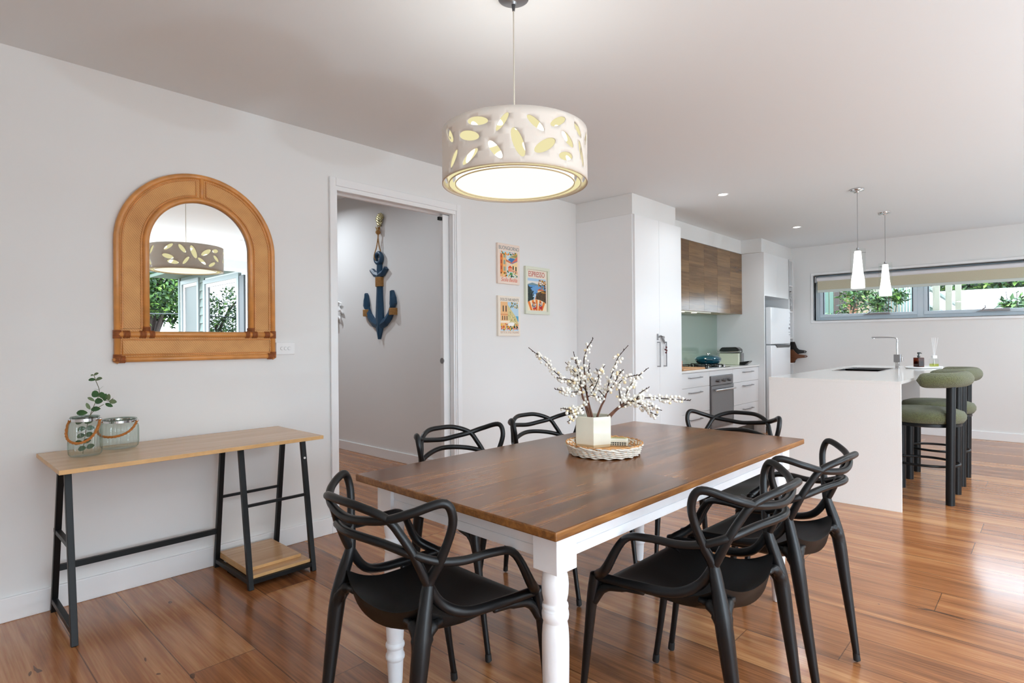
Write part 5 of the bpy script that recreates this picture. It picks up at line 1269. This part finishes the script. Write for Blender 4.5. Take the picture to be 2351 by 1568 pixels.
MB().box(-.033, .033, -.025, .025, .004, .055).build('liquid', mat('brown_soap', srgb(96, 40, 12), .2), so_, bevel=.004)
mb = MB().lathe([(.0001, .092), (.011, .092), (.011, .104), (.014, .104), (.014, .112), (.007, .114), (.007, .128), (.012, .128), (.012, .145), (.0001, .146)], seg=18); mb.tube([(0, 0, .139), (-.03, 0, .139), (-.042, 0, .133)], [.006, .004, .003], 8); mb.build('pump', BLACKG, so_, True)
rd = thing('reed_diffuser', 'clear glass reed diffuser with white cap and reeds on the oval tray', 'diffuser', (7.12, .858, IZ + .014), .6)
MB().box(-.032, .032, -.032, .032, 0, .078).build('bottle', CLEAR, rd, bevel=.006)
MB().box(-.028, .028, -.028, .028, .003, .028).build('oil', thin_glass('diffuser_oil', (.88, .92, .45), 1.4), rd)
MB().box(-.02, .02, -.02, .02, .082, .112).build('cap', WHITEPL, rd, bevel=.002)
for q in ((-.045, .02), (-.03, .0), (.02, .012), (.036, -.01), (-.052, -.01)):
    MB().cyl((q[0] * -.3, q[1] * -.3, .01), (q[0], q[1], .29), .0022, 8).build('reed', WHITEPL, rd)

# ------------------------------------------------------------------ bar stools
def stool(x, label):
    t = thing('bar_stool', label, 'stool', (x, .70, 0), 0, 'bar stools at the island')
    for sx in (-1, 1):
        MB().tube([(sx * .205, -.165, .0), (sx * .200, -.175, .86)], [.028, .029], 20).build('leg', BLACKM, t, True)
        MB().tube([(sx * .185, .19, .0), (sx * .18, .185, .575)], [.028, .029], 20).build('leg', BLACKM, t, True)
    MB().lathe([(.0001, .545), (.2, .545), (.235, .552), (.235, .572), (.0001, .574)], (0, .01, 0), 40, sy=.98).build('seat_base', BLACKM, t, True)
    MB().lathe([(.0001, .572), (.20, .570), (.245, .578), (.262, .605), (.262, .63), (.248, .655), (.20, .672), (.10, .679), (.0001, .680)], (0, .015, 0), 48, sy=1.0).build('seat_cushion', GREENFAB, t, True, angle=180)
    bp = crspline([(-.262, .0, .895), (-.255, -.09, .897), (-.205, -.175, .90), (-.11, -.222, .902), (0, -.236, .903), (.11, -.222, .902), (.205, -.175, .90), (.255, -.09, .897), (.262, .0, .895)], 7)
    n = len(bp)
    mb = MB().tube(bp, [.055 if 2 < i < n - 3 else (.0535, .05, .042)[2 - min(i, n - 1 - i)] for i in range(n)], 20)
    mb.build('backrest', GREENFAB, t, True, angle=180)
    rg = [(.20 * math.cos(q), .012 + .215 * math.sin(q), .262) for q in [2 * PI * k / 40 for k in range(40)]]
    MB().tube(rg, .0095, 10, closed=True).build('foot_ring', BLACKM, t, True)
    return t
s1 = stool(5.376, 'olive boucle bar stool with black legs beside the waterfall end of the island')
dup(s1, (6.115, .70, 0), 0, 'olive boucle bar stool half hidden behind the stool beside the waterfall end')

# ------------------------------------------------------------------ garden
LEAFC = [mat('leaf_dark', srgb(34, 58, 28), .55, var=.3, vscale=3), mat('leaf_mid', srgb(62, 94, 40), .55, var=.3, vscale=3), mat('leaf_light', srgb(108, 140, 58), .55, var=.2, vscale=3)]
def leafy(mb, n, fn, ln, wd, r):
    for _ in range(n):
        c = fn(); d = Vector((r.gauss(0, 1), r.gauss(0, 1), r.gauss(-.25, .7))); nn = Vector((r.gauss(0, .6), r.gauss(0, .6), 1))
        if d.cross(nn).length < .1: continue
        mb.cur = r.choices((0, 1, 2), (4, 4, 2))[0]; k = r.uniform(.7, 1.3)
        d.normalize(); nn = (nn - d * nn.dot(d)).normalized(); s_ = d.cross(nn); c = Vector(c); l2, w2 = ln * k, wd * k / 2
        mb.add([c, c + d * l2 * .45 + s_ * w2 + nn * w2 * .3, c + d * l2, c + d * l2 * .45 - s_ * w2 + nn * w2 * .3, c + d * l2 * .45], [(0, 4, 1), (1, 4, 2), (2, 4, 3), (3, 4, 0)])
def plant(name, label, cat, base, h, spread, nl, ln, wd, seed, trunk=.03, top=None, group=None):
    r = random.Random(seed); t = thing(name, label, cat, base, 0, group)
    mb = MB(); tips = []
    zt = h * .35 if trunk > .05 else 0.05
    if trunk > .05: mb.tube([(0, 0, 0), (.05 * h * r.uniform(-1, 1), .05 * h * r.uniform(-1, 1), zt)], [trunk, trunk * .8], 8)
    for k in range(9):
        a = 2 * PI * k / 9 + r.uniform(-.3, .3); q = r.uniform(.5, 1); p1_ = Vector((spread * q * math.cos(a), spread * q * math.sin(a), h * r.uniform(.55, .98)))
        p0_ = Vector((0, 0, zt)); mid = p0_.lerp(p1_, .5) + Vector((0, 0, .12 * h)); pts = crspline([p0_, mid, p1_], 4); mb.tube(pts, [max(.004, trunk * .5 * (1 - .8 * i / (len(pts) - 1))) for i in range(len(pts))], 6); tips.append(pts)
    mb.build('trunk' if trunk > .05 else 'stem', BARK, t, True)
    m2 = MB(); blobs = [(p[len(p) // 2 + r.randint(0, len(p) // 2 - 1)], r.uniform(.25, .5) * spread) for p in tips for _ in (0, 1)]
    def fn():
        c, q = r.choice(blobs); v = Vector((r.gauss(0, 1), r.gauss(0, 1), r.gauss(0, .8))).normalized() * q * r.uniform(.55, 1.0); return c + v
    leafy(m2, nl, fn, ln, wd, r); m2.build('foliage', LEAFC, t)
    return t
BOUNCEPAVE = mat('daylight_bounce_paving', srgb(120, 124, 116), .9, var=.1, vscale=6)  # unseen paving put in to bounce daylight up to the ceiling
struct(MB().box(-40, 60, -50, 40, -.5, -.3).build('ground', BOUNCEPAVE), 'ground around the house, paved to bounce daylight indoors', 'ground')
# beyond the strip window
fn1 = thing('slat_fence', 'pale green slat screen fence outside the strip window', 'fence', (11.6, 0, 0))
mb = MB()
y = 1.56
while y < 2.12: mb.box(-.02, .02, y, y + .026, -.3, 3.0); y += .043
mb.build('slats', mat('fence_pale_green', srgb(128, 142, 132), .5), fn1); MB().box(.02, .05, 1.5, 2.16, .2, .28).build('rail', bpy.data.materials['fence_pale_green'], fn1)
MB().box(-.05, .05, 2.12, 2.30, -.3, 3.0).build('post', mat('post_cream', srgb(126, 122, 104), .6), fn1)
pf = thing('paling_fence', 'green and brown paling fence outside the strip window behind the branches', 'fence', (12.6, 0, 0))
pcs = [('paling', srgb(74, 98, 84)), ('paling', srgb(54, 42, 34)), ('paling', srgb(116, 68, 42)), ('paling', srgb(140, 120, 96))]
y = 2.38; r = random.Random(2); k = 0
while y < 3.7:
    wd = r.uniform(.05, .12); MB().box(-.02, .02, y, y + wd, -.3, 2.6).build('paling', mat('paling_%d' % k, pcs[(k * 3 + k // 2) % 4][1], .6), pf); y += wd + .012; k += 1
hb = MB().box(13.7, 13.9, 2.2, 7.0, -.3, 4.0); tag(hb.build('neighbour_wall', mat('peach_render', srgb(150, 122, 94), .8, var=.08, vscale=2)), 'peach rendered neighbour wall behind the paling fence', 'wall', kind='structure')
rl = thing('ramp_railing', 'sage green sloping ramp railing outside the strip window', 'railing', (0, 0, 0))
SAGE = mat('sage_metal', srgb(104, 122, 110), .5)
ra, rb_ = Vector((11.0, 1.50, 2.08)), Vector((14.2, 1.35, 1.86))
mb = MB().bar(ra, rb_, .05, .05); mb.bar(ra - Vector((0, 0, .30)), rb_ - Vector((0, 0, .25)), .035, .035); mb.build('rails', SAGE, rl)
mb = MB()
for k in range(34): q = ra.lerp(rb_, k / 33); mb.box(q.x - .008, q.x + .008, q.y - .008, q.y + .008, .4, q.z - .28)
mb.build('balusters', SAGE, rl)
for i, (x, y_) in enumerate(((11.6, 1.36), (12.6, 1.30), (13.6, 1.26))):
    tag(MB().box(x - .04, x + .04, y_ - .045, y_ + .045, -.3, 3.2).build('porch_post', bpy.data.materials['post_cream']), ('cream post nearest the strip window mullion outside', 'middle cream post of the three outside the strip window', 'cream post of the three outside the strip window, beside the white fence')[i], 'post', 'cream posts outside the strip window')
wfz = MB()
for k in range(90):
    y0 = -3.5 + k * .075; wfz.add([(17.0, y0, -.3), (16.96, y0 + .02, -.3), (16.96, y0 + .055, -.3), (17.0, y0 + .075, -.3), (17.0, y0, 2.32), (16.96, y0 + .02, 2.32), (16.96, y0 + .055, 2.32), (17.0, y0 + .075, 2.32)], [(0, 1, 5, 4), (1, 2, 6, 5), (2, 3, 7, 6)])
tag(wfz.build('metal_fence', mat('white_corrugated', srgb(240, 240, 240), .5)), 'bright white corrugated metal fence beyond the garden', 'fence')
pl_ = [('shrub', 'dense leafy shrub filling the slat end of the strip window', (10.7, 2.62), 2.55, .62, 5200, .085, .032, 31), ('shrub', 'light green shrub by the dark edge of the strip window', (10.35, 2.72), 1.78, .22, 900, .08, .032, 32), ('shrub', 'broad leaved shrub in front of the slat screen', (10.55, 1.72), 1.74, .26, 1100, .075, .03, 33), ('shrub', 'low strappy shrub below the railing', (10.8, .98), 1.70, .2, 700, .09, .02, 34), ('shrub', 'low green shrub before the white fence', (11.2, .74), 1.70, .22, 800, .075, .026, 35), ('shrub', 'tall glossy shrub at the open end of the strip window', (10.3, .26), 2.02, .26, 1300, .10, .045, 36), ('shrub', 'dark low shrub under the white fence', (11.0, .46), 1.68, .22, 900, .075, .026, 37), ('shrub', 'leafy twig shrub below the middle of the window', (10.75, 2.14), 1.72, .25, 1100, .08, .03, 38), ('shrub', 'drooping leafy shrub beside the white pendant', (11.2, 1.98), 2.5, .34, 1900, .10, .03, 39)]
for nm, lb, base, h, sp2, nl, ln, wd, sd in pl_: plant(nm, lb, 'shrub', (base[0], base[1], -.3), h + .3, sp2, nl, ln, wd, sd, group='shrubs outside the strip window')
for i, y in enumerate((-1.5, 1.2, 4.0)): plant('garden_tree', ('tree beyond the white fence, its crown above the open end', 'tree beyond the white fence behind the posts', 'tree behind the peach wall')[i], 'tree', (19.5, y, -.3), 4.6, 1.9, 6000, .18, .09, 50 + i, .12, group='trees beyond the white fence')
# beyond the porch, seen in the mirror
k = 0
TL = ['bushy tree seen in the mirror at the edge of the rattan frame', 'bushy tree seen in the mirror beside the weatherboard corner', 'taller tree seen in the mirror behind the other two', 'tree mirrored in the wide wing window', 'tree beyond the porch mirrored in the wing window edge']
for (x, y, h, s_) in ((4.7, -11.6, 6.4, 1.7), (6.9, -11.8, 6.2, 1.7), (5.9, -15.6, 8.2, 2.6), (.8, -14.5, 5.2, 2.0), (2.9, -15.6, 5.4, 1.9)):
    plant('garden_tree', TL[k], 'tree', (x, y, -1.6), h, s_, 15000 if k < 3 else 4500, .115, .065, 70 + k, .14, group='trees beyond the porch'); k += 1
for i, (z, y) in enumerate(((3.22, -8.2), (3.05, -8.0), (1.95, -8.3))):
    tag(MB().tube([(-8, y, z), (0, y, z - .12), (9, y - 1.0, z + .1)], .012 if i != 1 else .02, 6).build('power_line', mat('cable_%d' % i, srgb(230, 230, 230) if i < 2 else srgb(60, 60, 60), .5)), ('thin pale overhead cable crossing the trees in the mirror', 'thick pale overhead cable crossing the trees in the mirror', 'dark lower cable crossing the trees in the mirror')[i], 'cable', 'overhead cables')

# ------------------------------------------------------------------ lights
PW = 14
downlight(5.098, 2.15, 'round recessed downlight in front of the pantry bulkhead', power=3)
downlight(7.151, 2.148, 'round recessed downlight in front of the fridge cupboard', power=4)
for i, (x, y) in enumerate(((5.1, -.5), (7.15, -.5), (3.0, -.9), (.6, -.9), (5.6, -3.6), (7.2, -3.6))):
    downlight(x, y, ('added fill downlight over the island stools', 'added fill downlight near the far wall', 'added fill downlight near the porch opening', 'added fill downlight at the dining end', 'added fill downlight inside the wing', 'added fill downlight at the wing corner')[i], power=PW)  # unseen ceiling lamps added as fill for the room
downlight(2.4, 4.3, 'added fill downlight in the hall ceiling nearer the doorway', power=8, zc=HZ, col=(.86, .93, 1.0), spot=2.8)  # second hall lamp, out of view, added to brighten the hall
downlight(2.75, 5.9, 'downlight in the hall ceiling', power=15, zc=HZ, col=(.86, .93, 1.0), spot=2.8)
def lamp(kind, name, loc, energy, color, size=.1, parent=None):
    la = bpy.data.lights.new(name, kind); la.energy = energy; la.color = color
    if kind == 'POINT': la.shadow_soft_size = size
    o = bpy.data.objects.new(name, la); COL.objects.link(o); o.location = loc
    if parent: o.parent = parent
    return o
def fill_light(x, y, label, power):  # cans added out of view only to brighten the ceiling
    t = thing('added_fill_light', label, 'fill light', (x, y, 0), 0, 'added fill lights out of view')
    MB().lathe([(.0001, .0), (.13, .0), (.135, .01), (.135, .40), (.13, .40), (.128, .30), (.0001, .30)], seg=36).build('can', WHITEPL, t, True)
    MB().lathe([(.0001, .335), (.12, .335)], seg=32).build('lens', CLEAR, t)
    la = bpy.data.lights.new('fill_light_area', 'AREA'); la.shape = 'DISK'; la.size = .24; la.energy = power; la.color = (.68, .87, 1.0)
    o = bpy.data.objects.new('fill_light_area', la); COL.objects.link(o); o.parent = t; o.location = (0, 0, .397); o.rotation_euler = (PI, 0, 0)
for x, y, lb, pw in ((-1.0, -2.1, 'added ceiling fill light in the corner by the porch opening', 22), (1.0, -2.25, 'added ceiling fill light beside the porch opening', 70), (3.1, -2.25, 'added ceiling fill light between porch opening and wing', 78), (5.2, -1.9, 'added ceiling fill light at the wing corner', 32), (7.5, -1.9, 'added ceiling fill light near the strip window wall', 36)):
    fill_light(x, y, lb, pw)
lamp('POINT', 'drum_lamp_up', (PC.x, PC.y, 1.93), 6, (.95, .96, 1), .10)
for x in (6.07, 6.38):
    o = lamp('SPOT', 'hood_lamp_light', (x, YU + .07, 1.515), 5, (1, .82, .55)); o.data.spot_size = 1.9; o.data.spot_blend = .6; o.data.shadow_soft_size = .03
def portal(name, loc, rot, sx, sy):
    la = bpy.data.lights.new(name, 'AREA'); la.shape = 'RECTANGLE'; la.size = sx; la.size_y = sy; la.cycles.is_portal = True
    o = bpy.data.objects.new(name, la); COL.objects.link(o); o.location = loc; o.rotation_euler = rot
portal('porch_portal', ((OX0 + OX1) / 2, YR - .2, OZ / 2), (-PI / 2 * -1, 0, 0), OX1 - OX0, OZ)
portal('strip_portal', (XB + .16, (WY0 + WY1) / 2, (WZ0 + WZ1) / 2), (0, PI / 2, 0), WZ1 - WZ0, WY1 - WY0)
portal('wing_portal', (6.4, YE - .16, 1.35), (PI / 2, 0, 0), 3.6, 1.9)
sun = lamp('SUN', 'sun', (0, 0, 10), 3.0, (1, .96, .88)); sun.data.angle = .03
sun.rotation_euler = Vector((0, -.6, -.8)).to_track_quat('-Z', 'Y').to_euler()
w = bpy.data.worlds.new('sky'); scene.world = w; w.use_nodes = True; nt = w.node_tree; nt.nodes.clear()
wo = nt.nodes.new('ShaderNodeOutputWorld'); bg = nt.nodes.new('ShaderNodeBackground')
tc = nt.nodes.new('ShaderNodeTexCoord'); sx = nt.nodes.new('ShaderNodeSeparateXYZ'); cr = nt.nodes.new('ShaderNodeValToRGB')
cr.color_ramp.elements[0].position = .48; cr.color_ramp.elements[0].color = (.80, .91, 1.0, 1); cr.color_ramp.elements[1].position = .95; cr.color_ramp.elements[1].color = (.62, .78, 1.0, 1)
nt.links.new(tc.outputs['Generated'], sx.inputs[0]); mp = nt.nodes.new('ShaderNodeMath'); mp.operation = 'MULTIPLY_ADD'; mp.inputs[1].default_value = .5; mp.inputs[2].default_value = .5
nt.links.new(sx.outputs['Z'], mp.inputs[0]); nt.links.new(mp.outputs[0], cr.inputs[0]); nt.links.new(cr.outputs[0], bg.inputs['Color']); bg.inputs['Strength'].default_value = 10.0
nt.links.new(bg.outputs[0], wo.inputs[0])

# ------------------------------------------------------------------ camera, view
cam = bpy.data.cameras.new('camera'); co = bpy.data.objects.new('camera', cam); COL.objects.link(co); scene.camera = co
cam.sensor_width = 36.0; cam.lens = 36.0 * 1321.52 / 2351; cam.clip_start = .05; cam.clip_end = 200
yaw, pit, rol = math.radians(43.1058807), math.radians(.0419787), math.radians(.452935)
fw = Vector((math.cos(yaw) * math.cos(pit), math.sin(yaw) * math.cos(pit), math.sin(pit))); rt = Vector((math.sin(yaw), -math.cos(yaw), 0)); dn = fw.cross(rt)
r2 = rt * math.cos(rol) + dn * math.sin(rol); d2 = -rt * math.sin(rol) + dn * math.cos(rol)
co.matrix_world = Matrix(((r2.x, -d2.x, -fw.x, 0), (r2.y, -d2.y, -fw.y, 0), (r2.z, -d2.z, -fw.z, 1.2), (0, 0, 0, 1)))
vs_ = scene.view_settings; vs_.view_transform = 'Standard'; vs_.look = 'None'; vs_.gamma = 1.0; vs_.use_curve_mapping = False; vs_.exposure = 0.14
scene.display_settings.display_device = 'sRGB'
cy = scene.cycles; cy.max_bounces = 12; cy.diffuse_bounces = 6; cy.glossy_bounces = 5; cy.transparent_max_bounces = 16; cy.caustics_reflective = False; cy.caustics_refractive = False; cy.sample_clamp_indirect = 6.0
